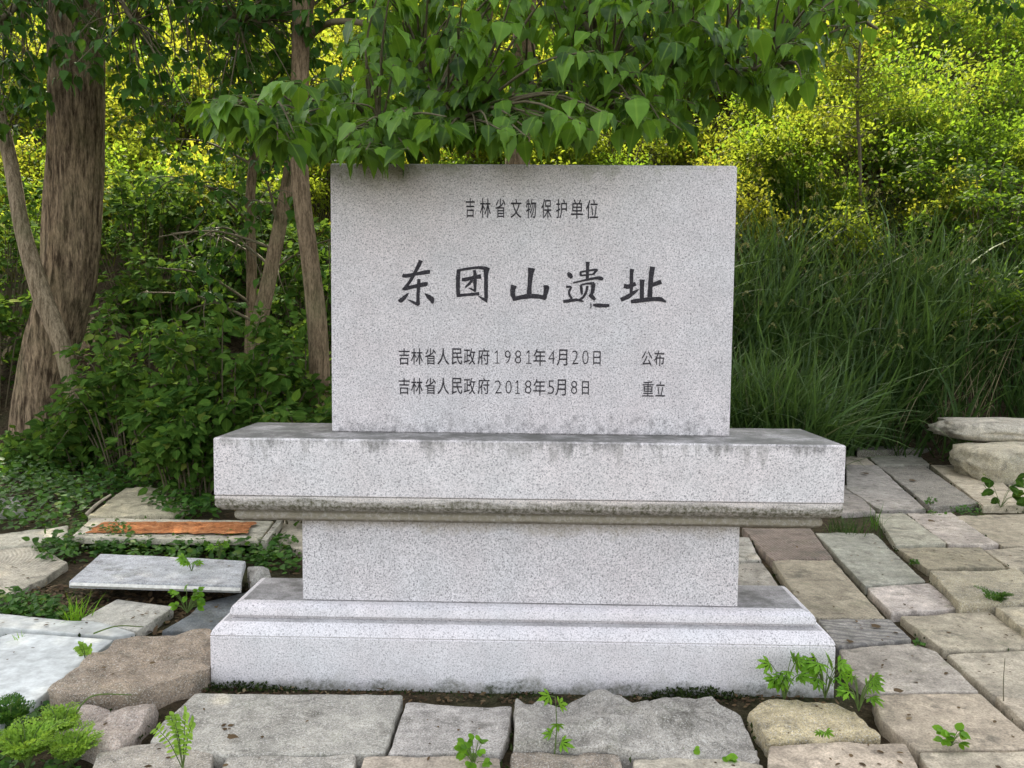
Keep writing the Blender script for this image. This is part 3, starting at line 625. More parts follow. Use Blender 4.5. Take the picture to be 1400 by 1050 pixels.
# ------------------------------------------------------------------ trees
def trunk(name, path, rad, mat, parent, sides=20, ridge=.0, n=90):
    P = smooth_path(path, n); r = np.interp(np.linspace(0, 1, n), np.linspace(0, 1, len(rad)), rad)
    b = Buf(); tg = np.gradient(P, axis=0); tg /= np.linalg.norm(tg, axis=1, keepdims=True); V = []
    for i in range(n):
        a = np.array([1.0, 0, 0]); u = a-tg[i]*np.dot(a, tg[i]); u /= np.linalg.norm(u); v = np.cross(tg[i], u)
        for k in range(sides):
            t = 2*math.pi*k/sides; cx, cy = math.cos(t), math.sin(t)
            rr = r[i]*(1+.06*noise.noise(Vector((cx*1.2, cy*1.2, P[i][2]*.9)))) + ridge*abs(fbm(cx*4.4*r[i]/.3, cy*4.4*r[i]/.3, P[i][2]*.45, 4))*1.2 - ridge*.4
            V.append(P[i]+rr*(cx*u+cy*v))
    b.raw(V, [(i*sides+k, i*sides+(k+1) % sides, (i+1)*sides+(k+1) % sides, (i+1)*sides+k) for i in range(n-1) for k in range(sides)])
    return b.build(name, mat, parent), P
def frame_top(Y): return CAM[2] + .415*(Y-CAM[1])
def canopy(b, ctr, rad, nclump, nleaf, size, trunkP, clear=.45, lim=None):
    """leaf clumps through an ellipsoid crown, clear of the view below; twigs join them to the trunk"""
    k = 0; tries = 0
    while k < nclump and tries < nclump*30:
        tries += 1
        d = rdir(1)[0]*rng.uniform(.25, 1)**.5; c = np.array(ctr)+d*np.array(rad)
        if c[2]-.55 < frame_top(c[1])+clear: continue
        if lim and not lim(c): continue
        k += 1
        m_ = int(nleaf*rng.uniform(.6, 1.3)); P = c+rng.normal(size=(m_, 3))*np.array([.42, .42, .30])
        D = rdir(m_)*.8+np.array([0, 0, -.7]); N = rdir(m_)*.8+np.array([0, 0, 1.0])
        b.inst(T_SIMP, P, D, N, rnd(m_, size*.75, size*1.2), 0)
        if k % 4 == 0:
            j = np.argmin(np.abs(trunkP[:, 2]-(c[2]-.8))); s0 = trunkP[j]; mid = (s0+c)/2+np.array([0, 0, -.15])
            b.tube(smooth_path([s0, mid, c], 7), np.linspace(.05, .012, 7), 5, 1)
def spray(b, base, tip, nl, size, mats=(0, 1), droop=.9, facing=None):
    """one leafy twig ending near tip with nl broad leaves on stalks"""
    base = np.array(base); tip = np.array(tip); L = np.linalg.norm(tip-base)
    mid = (base+tip)/2+np.array([0, 0, .10*L])+rng.normal(size=3)*.04*L
    P = smooth_path([base, mid, tip], 9); b.tube(P, np.linspace(.006+.004*L, .0022, 9), 5, mats[1])
    t = np.sort(1-rng.beta(1, 2.2, nl)*min(1, .34/max(L, .1)))
    for q_ in t:
        if rng.random() < .08: continue
        p = P[min(8, int(q_*8))]*(1-(q_*8 % 1))+P[min(8, int(q_*8)+1)]*(q_*8 % 1)
        d = rdir(1)[0]; d[2] = abs(d[2])*.2-.15; d /= np.linalg.norm(d); pet = p+d*rng.uniform(.035, .06)+np.array([0, 0, -.008])
        b.tube([p, (p+pet)/2+np.array([0, 0, .004]), pet], [.0016, .0013, .0011], 4, 2, False)
        D = d*rng.uniform(.5, 1.0)+np.array([0, 0, -droop*rng.uniform(.4, 1.3)]); N = np.array([0, -.25, 1.0])+rdir(1)[0]*.55+d*.5
        s_ = size*rng.choice([rng.uniform(.4, .7), rng.uniform(.65, 1.0), rng.uniform(.9, 1.2)]); b.inst(T_POP if rng.random() < .6 else T_POPB, pet[None], D[None], N[None], [s_], mats[0], [rng.uniform(.8, 1.1)])
def near(limbs, p):
    best = None
    for L in limbs:
        d = np.linalg.norm(L-p, axis=1); i = int(np.argmin(d))
        if best is None or d[i] < best[0]: best = (d[i], L[max(0, i-2)])
    return best[1]

# --- slim tree whose branch hangs over the tablet
g = gp(440, 590, 0); bx, by = at(436, 560, 4.0)[0], 4.0
st = empty('slim_tree', (bx, by, 0), 'slim grey barked tree behind the cap slab whose leafy branch hangs over the tablet', 'tree')
path = [(bx+.02, by, H(bx, by)-.2), at(436, 480, 4), at(424, 360, 4), at(410, 240, 4), at(410, 120, 4), at(411, 0, 4), at(405, -160, 4.1), at(430, -420, 4.3), at(420, -800, 4.4)]
to, tp = trunk('trunk', path, [.115, .088, .080, .078, .076, .074, .07, .05, .03], M['bark_slim'], st, 16, .006)
limb_px = [
    [(413, 60, 4.0), (455, 30, 3.6), (540, 40, 2.6), (650, 80, 1.5), (760, 130, .8), (850, 165, .45)],
    [(411, 150, 3.95), (440, 165, 3.0), (480, 160, 1.6), (430, 165, .3), (345, 150, -.35)],
    [(412, -60, 4.0), (560, -120, 2.6), (700, -40, 1.4), (840, 60, .8), (980, 95, .45), (1090, 85, .3)],
    [(540, 40, 2.6), (560, 70, 1.4), (590, 120, .5), (640, 175, .1)],
    [(560, -120, 2.6), (760, -160, 1.6), (960, -90, 1.2), (1130, 0, 1.1), (1200, 40, 1.1)],
    [(480, 160, 1.6), (500, 170, .6), (520, 185, -.05)],
]
limbs = []
for L in limb_px:
    P = smooth_path([at(*q_) for q_ in L], 26); limbs.append(P); bb = Buf(); bb.tube(P, np.linspace(.032, .007, 26), 8); bb.build('branch', M['twig'], st)
bot = [(285, 165), (320, 195), (350, 200), (400, 205), (450, 215), (560, 215), (600, 195), (640, 190), (700, 198), (760, 198), (800, 175), (830, 190), (870, 185), (900, 130), (930, 150), (950, 165), (980, 125), (1020, 112), (1060, 118), (1100, 128), (1130, 95), (1170, 60), (1250, 20)]
topl = [(285, 135), (330, 118), (400, 112), (440, 105), (480, 60), (520, -60), (1000, -120), (1100, -60), (1250, -60)]
bxs, bys = zip(*bot); txs, tys = zip(*topl)
b = Buf(); cnt = 0
while cnt < 540:
    px = rng.uniform(290, 1200) if cnt > 120 else rng.uniform(480, 1000)
    y1 = np.interp(px, bxs, bys)-8; y0 = np.interp(px, txs, tys)
    if y1 <= y0: continue
    py = y0+(y1-y0)*rng.uniform(0, 1)**.8
    if px > 1000 and rng.random() < .55: continue
    if px < 470 and rng.random() < .35: continue
    Y = rng.uniform(-.25, 1.9) if px > 470 else rng.uniform(-.5, .6)
    if py > 150 and px > 470: Y = rng.uniform(-.4, .7)
    tip = at(px, py, Y); spray(b, near(limbs, tip), tip, int(rng.integers(7, 12)), .102); cnt += 1
for tp_ in ((905, 168, -.2), (932, 178, -.1), (955, 172, .1), (1035, 122, .2), (1072, 118, .3), (1105, 122, .3), (828, 186, -.2), (560, 205, -.3), (500, 205, -.35), (470, 190, -.3), (880, 150, 0), (985, 130, .1)):
    tip = at(*tp_); spray(b, near(limbs, tip), tip, 9, .112)
canopy(b, (-.9, 3.6, 7.6), (3.6, 3.4, 2.6), 210, 85, .15, tp)
b.build('crown', [M['poplar'], M['twig'], M['stem']], st)

# --- big poplar at the left
bx, by = at(62, 600, 5.6)[0], 5.6
bt = empty('big_poplar', (bx, by, 0), 'big old tree at left with thick furrowed brown bark', 'tree')
path = [(bx-.12, by, H(bx, by)-.3), at(48, 625, 5.6), at(66, 500, 5.6), at(93, 370, 5.6), at(104, 220, 5.6), at(104, 60, 5.6), at(100, -100, 5.6), at(120, -400, 5.5), at(150, -700, 5.4), at(170, -1000, 5.3)]
to, tp = trunk('trunk', path, [.32, .28, .28, .285, .285, .28, .27, .22, .14, .06], M['bark_big'], bt, 72, .040, 240)
lp = [[at(110, -60, 5.5), at(60, -30, 4.6), at(10, 20, 4.0), at(-60, 60, 3.6)], [at(110, -120, 5.5), at(200, -40, 5.0), at(280, 10, 4.4), at(350, 40, 4.0)], [at(110, -150, 5.5), at(150, -30, 4.2), at(190, 40, 3.8)]]
limbs = []
for L in lp:
    P = smooth_path(L, 18); limbs.append(P); bb = Buf(); bb.tube(P, np.linspace(.05, .012, 18), 8); bb.build('branch', M['twig'], bt)
b = Buf()
for i in range(250):
    px = rng.uniform(-60, 440); lim = 185 if px < 60 else (120 if px < 150 else np.interp(px, [150, 260, 330, 440], [150, 200, 160, 90]))
    py = rng.uniform(-50, lim); tip = at(px, py, rng.uniform(3.4, 5.2)); spray(b, near(limbs, tip), tip, int(rng.integers(7, 12)), .125)
canopy(b, (-4.6, 6.2, 9.8), (4.2, 4.2, 3.4), 300, 85, .17, tp)
b.build('crown', [M['canopy'], M['twig'], M['stem']], bt)

# --- thin leaning tree crossing in front of the big one
bx, by = at(116, 640, 5.0)[0], 5.0
lt = empty('leaning_tree', (bx, by, 0), 'thin leaning tree crossing in front of the big trunk at left', 'tree')
path = [(bx+.05, by, H(bx, by)-.2), at(104, 560, 5), at(84, 470, 5), at(56, 400, 5), at(30, 310, 5), at(14, 220, 5.1), at(-10, 120, 5.2), at(-50, -60, 5.3), at(-70, -300, 5.4)]
to, tp = trunk('trunk', path, [.095, .078, .084, .092, .076, .07, .065, .05, .03], M['bark_pale'], lt, 14, .01)
b = Buf()
for i in range(26):
    tip = at(rng.uniform(-90, 60), rng.uniform(-60, 190), rng.uniform(4.6, 5.6)); spray(b, tp[rng.integers(55, 85)], tip, 9, .11)
canopy(b, (-6.2, 6.0, 8.6), (2.6, 2.6, 1.8), 60, 80, .15, tp)
b.build('crown', [M['canopy'], M['twig'], M['stem']], lt)

# --- dark thin trunks between
for (lab, pts, rr, cc) in (
    ('dark slanting sapling just left of the slim grey tree', [(352, 470, 5.2), (368, 380, 5.2), (392, 260, 5.2), (404, 170, 5.2), (420, 40, 5.2), (440, -120, 5.2)], [.085, .075, .07, .06, .045, .03], (430, -60, 5.2)),
    ('dark upright sapling standing left of the slanting one', [(342, 480, 5.8), (344, 380, 5.8), (342, 280, 5.8), (348, 180, 5.8), (338, 60, 5.8), (330, -120, 5.8)], [.065, .058, .054, .05, .04, .03], (330, -60, 5.8))):
    P0 = at(*pts[0]); e = empty('sapling', (P0[0], P0[1], H(P0[0], P0[1])), lab, 'sapling')
    path = [(P0[0]-.05, P0[1], H(P0[0], P0[1])-.2)]+[at(*q_) for q_ in pts]
    to, tp = trunk('trunk', path, [rr[0]*1.1]+rr, M['bark_slim'], e, 12, .006, 60)
    b = Buf(); cx = at(*cc); limbs = []
    for i in range(16):
        j = int(rng.integers(12, 56)); a = rng.uniform(0, 6.28); L = rng.uniform(.7, 1.5); tipl = tp[j]+np.array([math.cos(a)*L-.25, math.sin(a)*L*.7, rng.uniform(.1, .7)])
        P = smooth_path([tp[j], (tp[j]+tipl)/2+np.array([0, 0, .12]), tipl], 14); limbs.append(P); b.tube(P, np.linspace(.018, .005, 14), 5, 1)
    for i in range(110):
        L = limbs[int(rng.integers(0, 16))]; s0 = L[int(rng.integers(3, 14))]; d = rdir(1)[0]; d[2] -= .35; tip = s0+d*rng.uniform(.2, .5); spray(b, s0, tip, 9, .115)
    b.build('crown', [M['canopy'], M['twig'], M['stem']], e)

# --- tree added to shade the foreground, trunk hidden, crown mostly out of view
bx, by = at(705, 200, 8.4)[0], 8.4
rt = empty('added_shade_tree', (bx, by, H(bx, by)), 'tall added shade tree on the slope, hidden behind the tablet and its leaves', 'tree')
path = [(bx, by, H(bx, by)-.3), at(708, 200, 8.4), at(716, 60, 8.4), at(722, -120, 8.4), at(730, -400, 8.4), at(738, -560, 8.4)]
to, tp = trunk('trunk', path, [.22, .17, .16, .14, .08, .04], M['bark_slim'], rt, 16, .01)
b = Buf(); canopy(b, (1.2, 8.2, 10.3), (5.4, 3.8, 2.8), 360, 85, .18, tp, .3)
for i in range(36):
    px = rng.uniform(1020, 1400); tip = at(px, rng.uniform(-40, 22 if px < 1180 else 40), rng.uniform(5.5, 7.0)); spray(b, tip+np.array([-.8, .3, .5]), tip, 9, .12)
b.build('crown', [M['canopy'], M['twig'], M['stem']], rt)

bx, by = at(640, 200, 11.0)[0], 11.0  # unseen second tree, added so its crown shades the tall grass at right
rt = empty('added_shade_tree', (bx, by, H(bx, by)), 'second added shade tree high on the slope behind the tablet, further back than the other', 'tree')
to, tp = trunk('trunk', [(bx, by, H(bx, by)-.3), at(642, 160, 11), at(660, 40, 11), at(690, -120, 11.1), at(720, -330, 11.2)], [.20, .16, .14, .12, .05], M['bark_slim'], rt, 16, .01)
b = Buf(); canopy(b, (2.6, 11.2, 10.8), (5.4, 2.4, 2.2), 260, 80, .19, tp, .35, lambda c: c[2] < 12.2)
b.build('crown', [M['canopy'], M['twig'], M['stem']], rt)

# --- slender sapling in the sunlit thicket at right
b0 = at(1178, 300, 9.4); e = empty('sapling', (b0[0], 9.4, H(b0[0], 9.4)), 'slender dark stemmed sapling in the sunlit thicket right of the tablet', 'sapling')
to, tp = trunk('trunk', [(b0[0], 9.4, H(b0[0], 9.4)-.2), at(1176, 230, 9.4), at(1172, 130, 9.4), at(1180, 30, 9.5), at(1200, -60, 9.6)], [.032, .028, .023, .017, .009], M['twig'], e, 8, 0, 30)
b = Buf()
for i in range(60):
    s0 = tp[rng.integers(10, 29)]; d = rdir(1)[0]; d[2] = abs(d[2])*.5; tip = s0+d*rng.uniform(.3, .9); b.tube([s0, (s0+tip)/2+np.array([0, 0, .05]), tip], [.008, .006, .003], 4, 1)
    m_ = 26; P = s0+(tip-s0)*rnd(m_, .3, 1.05)[:, None]+rng.normal(size=(m_, 3))*.07; b.inst(T_SIMP, P, rdir(m_)*.7+np.array([0, 0, -.4]), rdir(m_)*.6+np.array([0, 0, 1.]), rnd(m_, .06, .10), 0)
b.build('crown', [M['thicket'], M['twig']], e)

# ------------------------------------------------------------------ shrubs at the left
def shrub(name, label, px, py, Y, rx, ry, hgt, nl, size, mat, group=None):
    c = at(px, py, Y); x0, y0 = c[0], Y; z0 = H(x0, y0); e = empty(name, (x0, y0, z0), label, 'shrub', group)
    bs = Buf(); bf = Buf(); ns = max(10, nl//42)
    for i in range(ns):
        a = rng.uniform(0, 2*math.pi); rr = rng.uniform(.15, 1)**.6; tip = np.array([x0+rx*rr*math.cos(a), y0+ry*rr*math.sin(a), z0+hgt*(1-.55*rr**2)*rng.uniform(.35, 1.05)])
        root = np.array([x0+rx*.35*rr*math.cos(a)+rng.normal()*.05, y0+ry*.35*rr*math.sin(a), z0-.05]); mid = root*.45+tip*.55+np.array([0, 0, .22*hgt])
        P = smooth_path([root, mid, tip], 10); bs.tube(P, np.linspace(.009, .003, 10), 5)
        k = nl//ns; u = rng.beta(2.2, 1.1, k); idx = u*8.99; i0 = idx.astype(int); fr = (idx-i0)[:, None]; Q = P[i0]*(1-fr)+P[i0+1]*fr
        off = rdir(k)*rnd(k, .03, .16)[:, None]; off[:, 2] = off[:, 2]*.6+.02; Q = Q+off
        D = off/np.linalg.norm(off, axis=1, keepdims=True)*.9+rdir(k)*.35+np.array([0, 0, -.35]); N = np.array([0, -.35, .9])+rdir(k)*.55
        bf.inst(T_BRAM, Q, D, N, rnd(k, size*.6, size*1.25), 0)
    bs.build('stems', M['twig'], e); bf.build('foliage', mat, e); return e
G1 = 'leafy shrubs crowding the left side'
SH = [
    ('largest green bramble shrub in the middle of the left thicket', 318, 560, 3.7, .9, .7, 1.75, 3000, .098),
    ('bramble shrub in front of the leaning trunk', 190, 560, 4.2, .8, .6, 1.7, 2300, .095),
    ('low bramble shrub spilling onto the paving beside the cap slab', 268, 640, 3.2, .50, .45, .85, 1300, .085),
    ('leafy shrub at the foot of the leaning trunk', 118, 600, 4.5, .55, .5, .95, 1000, .095),
    ('dark shrub between the large bramble and the slim grey tree', 405, 520, 4.5, .75, .6, 1.75, 1800, .095),
    ('small dark shrub close behind the left end of the cap slab', 420, 560, 2.4, .55, .35, 1.02, 900, .085),
    ('shrub left of the big trunk at the photo edge', -10, 520, 6.2, .9, .7, 1.9, 1500, .10),
    ('shrub rising behind the big trunk and the bramble', 240, 480, 6.6, 1.1, .7, 1.5, 2000, .10),
    ('shrub on the dim slope behind the two dark saplings', 380, 420, 7.4, 1.2, .7, 1.7, 1900, .10),
    ('tall leafy shrub filling the gap right of the big trunk', 205, 400, 7.6, 1.2, .8, 2.2, 2200, .10),
    ('tall shrub seen between the two dark saplings and the tablet', 425, 440, 6.4, .8, .7, 2.1, 1700, .10),
    ('shrub at the far left edge behind the leaning trunk', 0, 420, 7.4, 1.3, .8, 2.4, 2000, .10),
    ('shrub high on the dim slope left of the dark saplings', 290, 380, 8.3, 1.3, .8, 2.1, 2100, .105),
    ('low leafy plant mass at the foot of the big trunk', 60, 665, 4.6, .75, .45, .42, 1300, .075),
]
for (lab, px, py, Y, rx, ry, h_, n_, s_) in SH: shrub('bramble_shrub', lab, px, py, Y, rx, ry, h_, n_, s_, M['bramble'], G1)
G2 = 'leafy shrubs on the bank at right'
for (lab, px, py, Y, rx, ry, h_, n_, s_) in (
    ('green shrub above the boulders at the right photo edge', 1385, 430, 7.2, .9, .6, 1.5, 2200, .085),
    ('taller green shrub behind the one above the boulders', 1350, 340, 9.0, 1.3, .8, 2.0, 2600, .09),
    ('green shrub beyond the tall grass at the upper right', 1290, 300, 10.0, 1.2, .8, 1.7, 2200, .085)):
    shrub('leafy_shrub', lab, px, py, Y, rx, ry, h_, n_, s_, M['thicketg'], G2)

# ------------------------------------------------------------------ sunlit thicket on the slope (one mass)
b = Buf(); nb = 0
def bushes(rows):
    global nb
    for (Y0, Y1, n, hh, nl, sz) in rows:
        for i in range(n):
            Y = rng.uniform(Y0, Y1); half = .66*(Y-CAM[1])+3.5; X = rng.uniform(-half, half)
            if X > 2 and Y < 8.7: continue
            z0 = H(X, Y); r = hh*rng.uniform(.45, .75); h_ = hh*rng.uniform(.7, 1.3)
            xr = X/half; gm = 2 if rng.random() < .20+.65*sm(.30, .70, xr) else (3 if rng.random() < .55-.4*sm(.1, .5, xr) else 0)  # leaf colour turns green rightwards, painting in the weaker sun there
            ns = 16; base = np.array([X, Y, z0])
            for k in range(ns):
                a = rng.uniform(0, 6.28); rr = rng.uniform(.1, 1)**.6; tip = base+np.array([r*rr*math.cos(a), r*rr*math.sin(a), h_*(1-.5*rr*rr)*rng.uniform(.5, 1.1)]); mid = base*.5+tip*.5+np.array([0, 0, .2*h_])
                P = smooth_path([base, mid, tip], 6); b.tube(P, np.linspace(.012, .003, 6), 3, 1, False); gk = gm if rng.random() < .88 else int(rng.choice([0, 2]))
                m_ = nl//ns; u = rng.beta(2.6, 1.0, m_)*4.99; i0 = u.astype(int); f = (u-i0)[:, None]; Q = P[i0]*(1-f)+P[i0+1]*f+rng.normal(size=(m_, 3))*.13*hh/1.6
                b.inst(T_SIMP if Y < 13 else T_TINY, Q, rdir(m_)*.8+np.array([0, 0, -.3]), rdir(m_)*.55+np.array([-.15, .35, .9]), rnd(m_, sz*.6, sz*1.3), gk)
bushes([(8.4, 10.5, 85, 1.2, 1500, .066), (10.5, 13, 100, 1.6, 1600, .078), (13, 17, 112, 2.0, 1300, .10), (17, 24, 120, 2.6, 900, .16)])
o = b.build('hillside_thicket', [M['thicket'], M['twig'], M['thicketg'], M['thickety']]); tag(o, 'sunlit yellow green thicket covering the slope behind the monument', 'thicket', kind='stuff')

# ------------------------------------------------------------------ tall grass at right (uncountable)
def blades(b, X, Y, hgt, wid, lean=(0, -.15), mat=0, zf=None, seeds=False):
    n = len(X); Z = Hv(X, Y) if zf is None else np.full(n, zf)
    P = np.stack([X, Y, Z-.02], 1); D = np.stack([rng.normal(size=n)*.30+lean[0], rng.normal(size=n)*.30+lean[1], np.ones(n)], 1)
    side = rdir(n); side[:, 2] = 0; N = -D*0+side+np.array([0, 0, .2])
    pick = rng.integers(0, 3, n)
    for k in range(3):
        s_ = pick == k
        # face direction opposite to the bend so that blades arch over
        b.inst(BL[k], P[s_], D[s_], N[s_], hgt[s_], mat, wid[s_]/hgt[s_])
b = Buf(); X = []; Y = []; Hh = []
for i in range(210):
    y = rng.uniform(5.35, 9.2); x = rng.uniform(1.6, .66*(y+3.37)+.8); 
    if x > 3.0 and y < 6.0: continue
    m_ = int(rng.integers(12, 30)); X += list(x+rng.normal(size=m_)*.12); Y += list(y+rng.normal(size=m_)*.10); Hh += list(rng.uniform(.9, 1.55)*rnd(m_, .6, 1.1))
for i in range(75):
    y = rng.uniform(4.6, 5.6); x = rng.uniform(1.7, 3.0); m_ = 26; X += list(x+rng.normal(size=m_)*.10); Y += list(y+rng.normal(size=m_)*.10); Hh += list(rng.uniform(.9, 1.35)*rnd(m_, .6, 1.1))
X = np.array(X); Y = np.array(Y); Hh = np.array(Hh); blades(b, X, Y, Hh, rnd(len(X), .016, .038))
X = []; Y = []
for i in range(210):
    y = rng.uniform(4.9, 8.4); x = rng.uniform(1.6, 3.6+max(0, y-5.9)*1.6) if y > 5.6 else rng.uniform(1.6, 2.9); m_ = int(rng.integers(10, 22)); X += list(x+rng.normal(size=m_)*.07); Y += list(y+rng.normal(size=m_)*.06)
X = np.array(X); Y = np.array(Y); blades(b, X, Y, rnd(len(X), .8, 1.55)*(1+.10*np.clip(Y-5, 0, 3)), rnd(len(X), .026, .056), (.05, -.22), 3)
X = []; Y = []
for i in range(70):
    y = rng.uniform(5.0, 8.0); x = rng.uniform(-.8, 1.7); m_ = 14; X += list(x+rng.normal(size=m_)*.09); Y += list(y+rng.normal(size=m_)*.08)
X = np.array(X); Y = np.array(Y); blades(b, X, Y, rnd(len(X), .6, 1.2), rnd(len(X), .016, .036), (.05, -.2), 3)
n = 420; X = rnd(n, 1.7, 6.4); Y = rnd(n, 5.3, 8.6); k = (X < 3.0) | (Y > 6); X = X[k]; Y = Y[k]; blades(b, X, Y, rnd(len(X), .7, 1.4), rnd(len(X), .008, .016), (0, -.2), 2)
n = 190; X = rnd(n, 2.0, 6.5); Y = rnd(n, 6.2, 9.8)
for x, y in zip(X, Y):
    z = H(x, y); h_ = rng.uniform(1.0, 1.5); ln = rng.normal()*.18; top = np.array([x+ln, y-.12, z+h_]); hd = top+np.array([rng.uniform(-.08, .12), -.03, -.01])
    b.tube([np.array([x, y, z]), np.array([x+ln*.4, y-.03, z+h_*.6]), top], [.003, .0025, .002], 3, 0, False)
    m_ = 34; t = rnd(m_, 0, 1); P = top+(hd-top)*t[:, None]+np.array([0, 0, .05])*np.sin(t*3)[:, None]; b.inst(T_TINY, P, rdir(m_)*.7+(hd-top)*8, rdir(m_), rnd(m_, .018, .03), 1)
o = b.build('tall_grass', [M['grass'], M['seed'], M['straw'], M['broad']]); tag(o, 'tall dark green grass with pale seed heads on the bank right of the tablet', 'grass', kind='stuff')
b = Buf(); n = 8000; Y = rnd(n, 8.6, 14); X = rng.uniform(-1, 1, n)*(.66*(Y+3.4)+3); blades(b, X, Y, rnd(n, .4, .85), rnd(n, .010, .018))
o = b.build('hillside_grass', [M['sungrass']]); tag(o, 'sunlit yellow green grass growing between the hillside bushes', 'grass', kind='stuff')

# ------------------------------------------------------------------ low creeping plants, moss, litter
def patch(b, poly, n, zr, size, T, mat=0):
    W = np.array([gp(x, y, .03)[:2] for x, y in poly]); lo, hi = W.min(0), W.max(0); k = 0; P = []
    while k < n:
        q_ = rng.uniform(lo, hi); ins = False; j = len(W)-1
        for i in range(len(W)):
            if (W[i][1] > q_[1]) != (W[j][1] > q_[1]) and q_[0] < (W[j][0]-W[i][0])*(q_[1]-W[i][1])/(W[j][1]-W[i][1]+1e-12)+W[i][0]: ins = not ins
            j = i
        k += 1
        if ins:
            cl = noise.noise(Vector((q_[0]*4, q_[1]*4, 5.0)))
            if cl > -.25: P.append((q_[0], q_[1], rng.uniform(*zr)*(.6+.8*max(0, cl))))
    P = np.array(P); m_ = len(P); b.inst(T, P, rdir(m_)*np.array([1, 1, .35]), rdir(m_)*.5+np.array([0, -.2, 1.]), rnd(m_, size*.5, size*1.3), mat)
b = Buf()
patch(b, [(140, 738), (360, 740), (385, 735), (410, 750), (410, 780), (330, 770), (140, 757), (60, 770), (40, 745)], 2600, (.0, .13), .045, T_BRAM)
patch(b, [(0, 640), (170, 640), (300, 670), (250, 700), (170, 665), (120, 706), (90, 720), (0, 735), (-60, 700)], 6500, (.02, .24), .055, T_BRAM)
patch(b, [(100, 724), (200, 722), (225, 736), (205, 756), (85, 757)], 1300, (.10, .17), .032, T_BRAM)
patch(b, [(235, 736), (270, 734), (290, 755), (235, 757)], 260, (.10, .16), .035, T_BRAM)
patch(b, [(-20, 815), (60, 818), (110, 842), (60, 848), (-20, 836)], 1100, (.0, .09), .035, T_BRAM)
patch(b, [(190, 690), (290, 690), (300, 712), (240, 710)], 600, (.03, .2), .05, T_BRAM)
patch(b, [(20, 965), (60, 948), (100, 952), (80, 990), (120, 1060), (-20, 1075), (-40, 1000)], 900, (-.01, .03), .03, T_BRAM)
o = b.build('ground_cover', [M['cover']]); tag(o, 'low creeping green plants between the stones at left', 'ground cover', kind='stuff')
b = Buf()
patch(b, [(1240, 585), (1330, 575), (1350, 640), (1290, 636), (1262, 612)], 2200, (.0, .16), .04, T_BRAM)
patch(b, [(1230, 560), (1400, 540), (1430, 556), (1280, 566)], 900, (.3, .62), .045, T_BRAM)
patch(b, [(1266, 692), (1350, 690), (1345, 702), (1270, 705)], 350, (.0, .05), .03, T_BRAM)
o = b.build('ground_cover', [M['cover']]); tag(o, 'mossy creeping green plants around the boulders at right', 'ground cover', kind='stuff')
b = Buf(); n = 9000
X = rnd(n, -1.29, 1.25); den = np.array([noise.noise(Vector((x*2.2, 0, 4.0))) for x in X]); Y = -.19-np.abs(rng.normal(size=n))*.022
keep = den+rng.normal(size=n)*.25 > -.15; X = X[keep]; Y = Y[keep]; den = den[keep]; m_ = len(X)
P = np.stack([X, Y, -.045+rnd(m_, 0, .055)*np.clip(.75+den, .35, 1.3)], 1); b.inst(T_TINY, P, rdir(m_)*.9+np.array([0, -.25, .5]), rdir(m_), rnd(m_, .005, .014)*(1+.8*np.clip(den, 0, 1)), 0)
o = b.build('moss', [M['moss']]); tag(o, 'dark moss along the foot of the plinth', 'moss', kind='stuff')
# moss and tiny plants in the joints
b = Buf(); P = []
for W, z in PAVE:
    n = len(W)
    for i in range(n):
        a, d = W[i], W[(i+1) % n]; ln = np.linalg.norm(d-a)
        for k in range(int(ln*55)):
            q_ = a+(d-a)*rng.random()
            if noise.noise(Vector((q_[0]*3.3, q_[1]*3.3, 8.0))) > .08: P.append((q_[0]+rng.normal()*.006, q_[1]+rng.normal()*.006, rng.uniform(-.04, .022)))
P = np.array(P); m_ = len(P); b.inst(T_TINY, P, rdir(m_)*.7+np.array([0, 0, .7]), rdir(m_), rnd(m_, .010, .028), 0)
o = b.build('joint_moss', [M['moss']]); tag(o, 'moss and tiny plants in the joints of the paving', 'moss', kind='stuff')
b = Buf()
def scatter(n, xr, yr, size, zoff=.01):
    X = rnd(n, *xr); Y = rnd(n, *yr); Z = Hv(X, Y)+zoff; b.inst(T_OVAL, np.stack([X, Y, Z], 1), rdir(n)*np.array([1, 1, .25]), rdir(n)*.35+np.array([0, 0, 1.]), rnd(n, size*.5, size*1.2), 0)
scatter(6000, (-8, 8), (3.6, 9), .06); scatter(1500, (-4.5, -1.2), (.2, 4), .045)
W = np.array([gp(x, y, 0)[:2] for x, y in ((60, 800), (330, 806), (240, 830), (160, 820), (110, 846), (20, 820))])
lo, hi = W.min(0), W.max(0); scatter(900, (lo[0], hi[0]), (lo[1], hi[1]), .035); scatter(500, (-1.3, 1.3), (-.30, -.19), .022)
P = []
for W, z in PAVE:
    for k in range(int(rng.integers(4, 16))):
        wt = rng.dirichlet(np.ones(len(W))*.8); p = wt @ W; P.append((p[0], p[1], z+.007))
P = np.array(P); n = len(P); b.inst(T_OVAL, P, rdir(n)*np.array([1, 1, .05]), rdir(n)*.15+np.array([0, 0, 1.]), rnd(n, .007, .026)**1.0, 0, rnd(n, .5, 1.6))
o = b.build('leaf_litter', [M['dead']]); tag(o, 'dry brown leaf litter on the bare soil', 'leaf litter', kind='stuff')

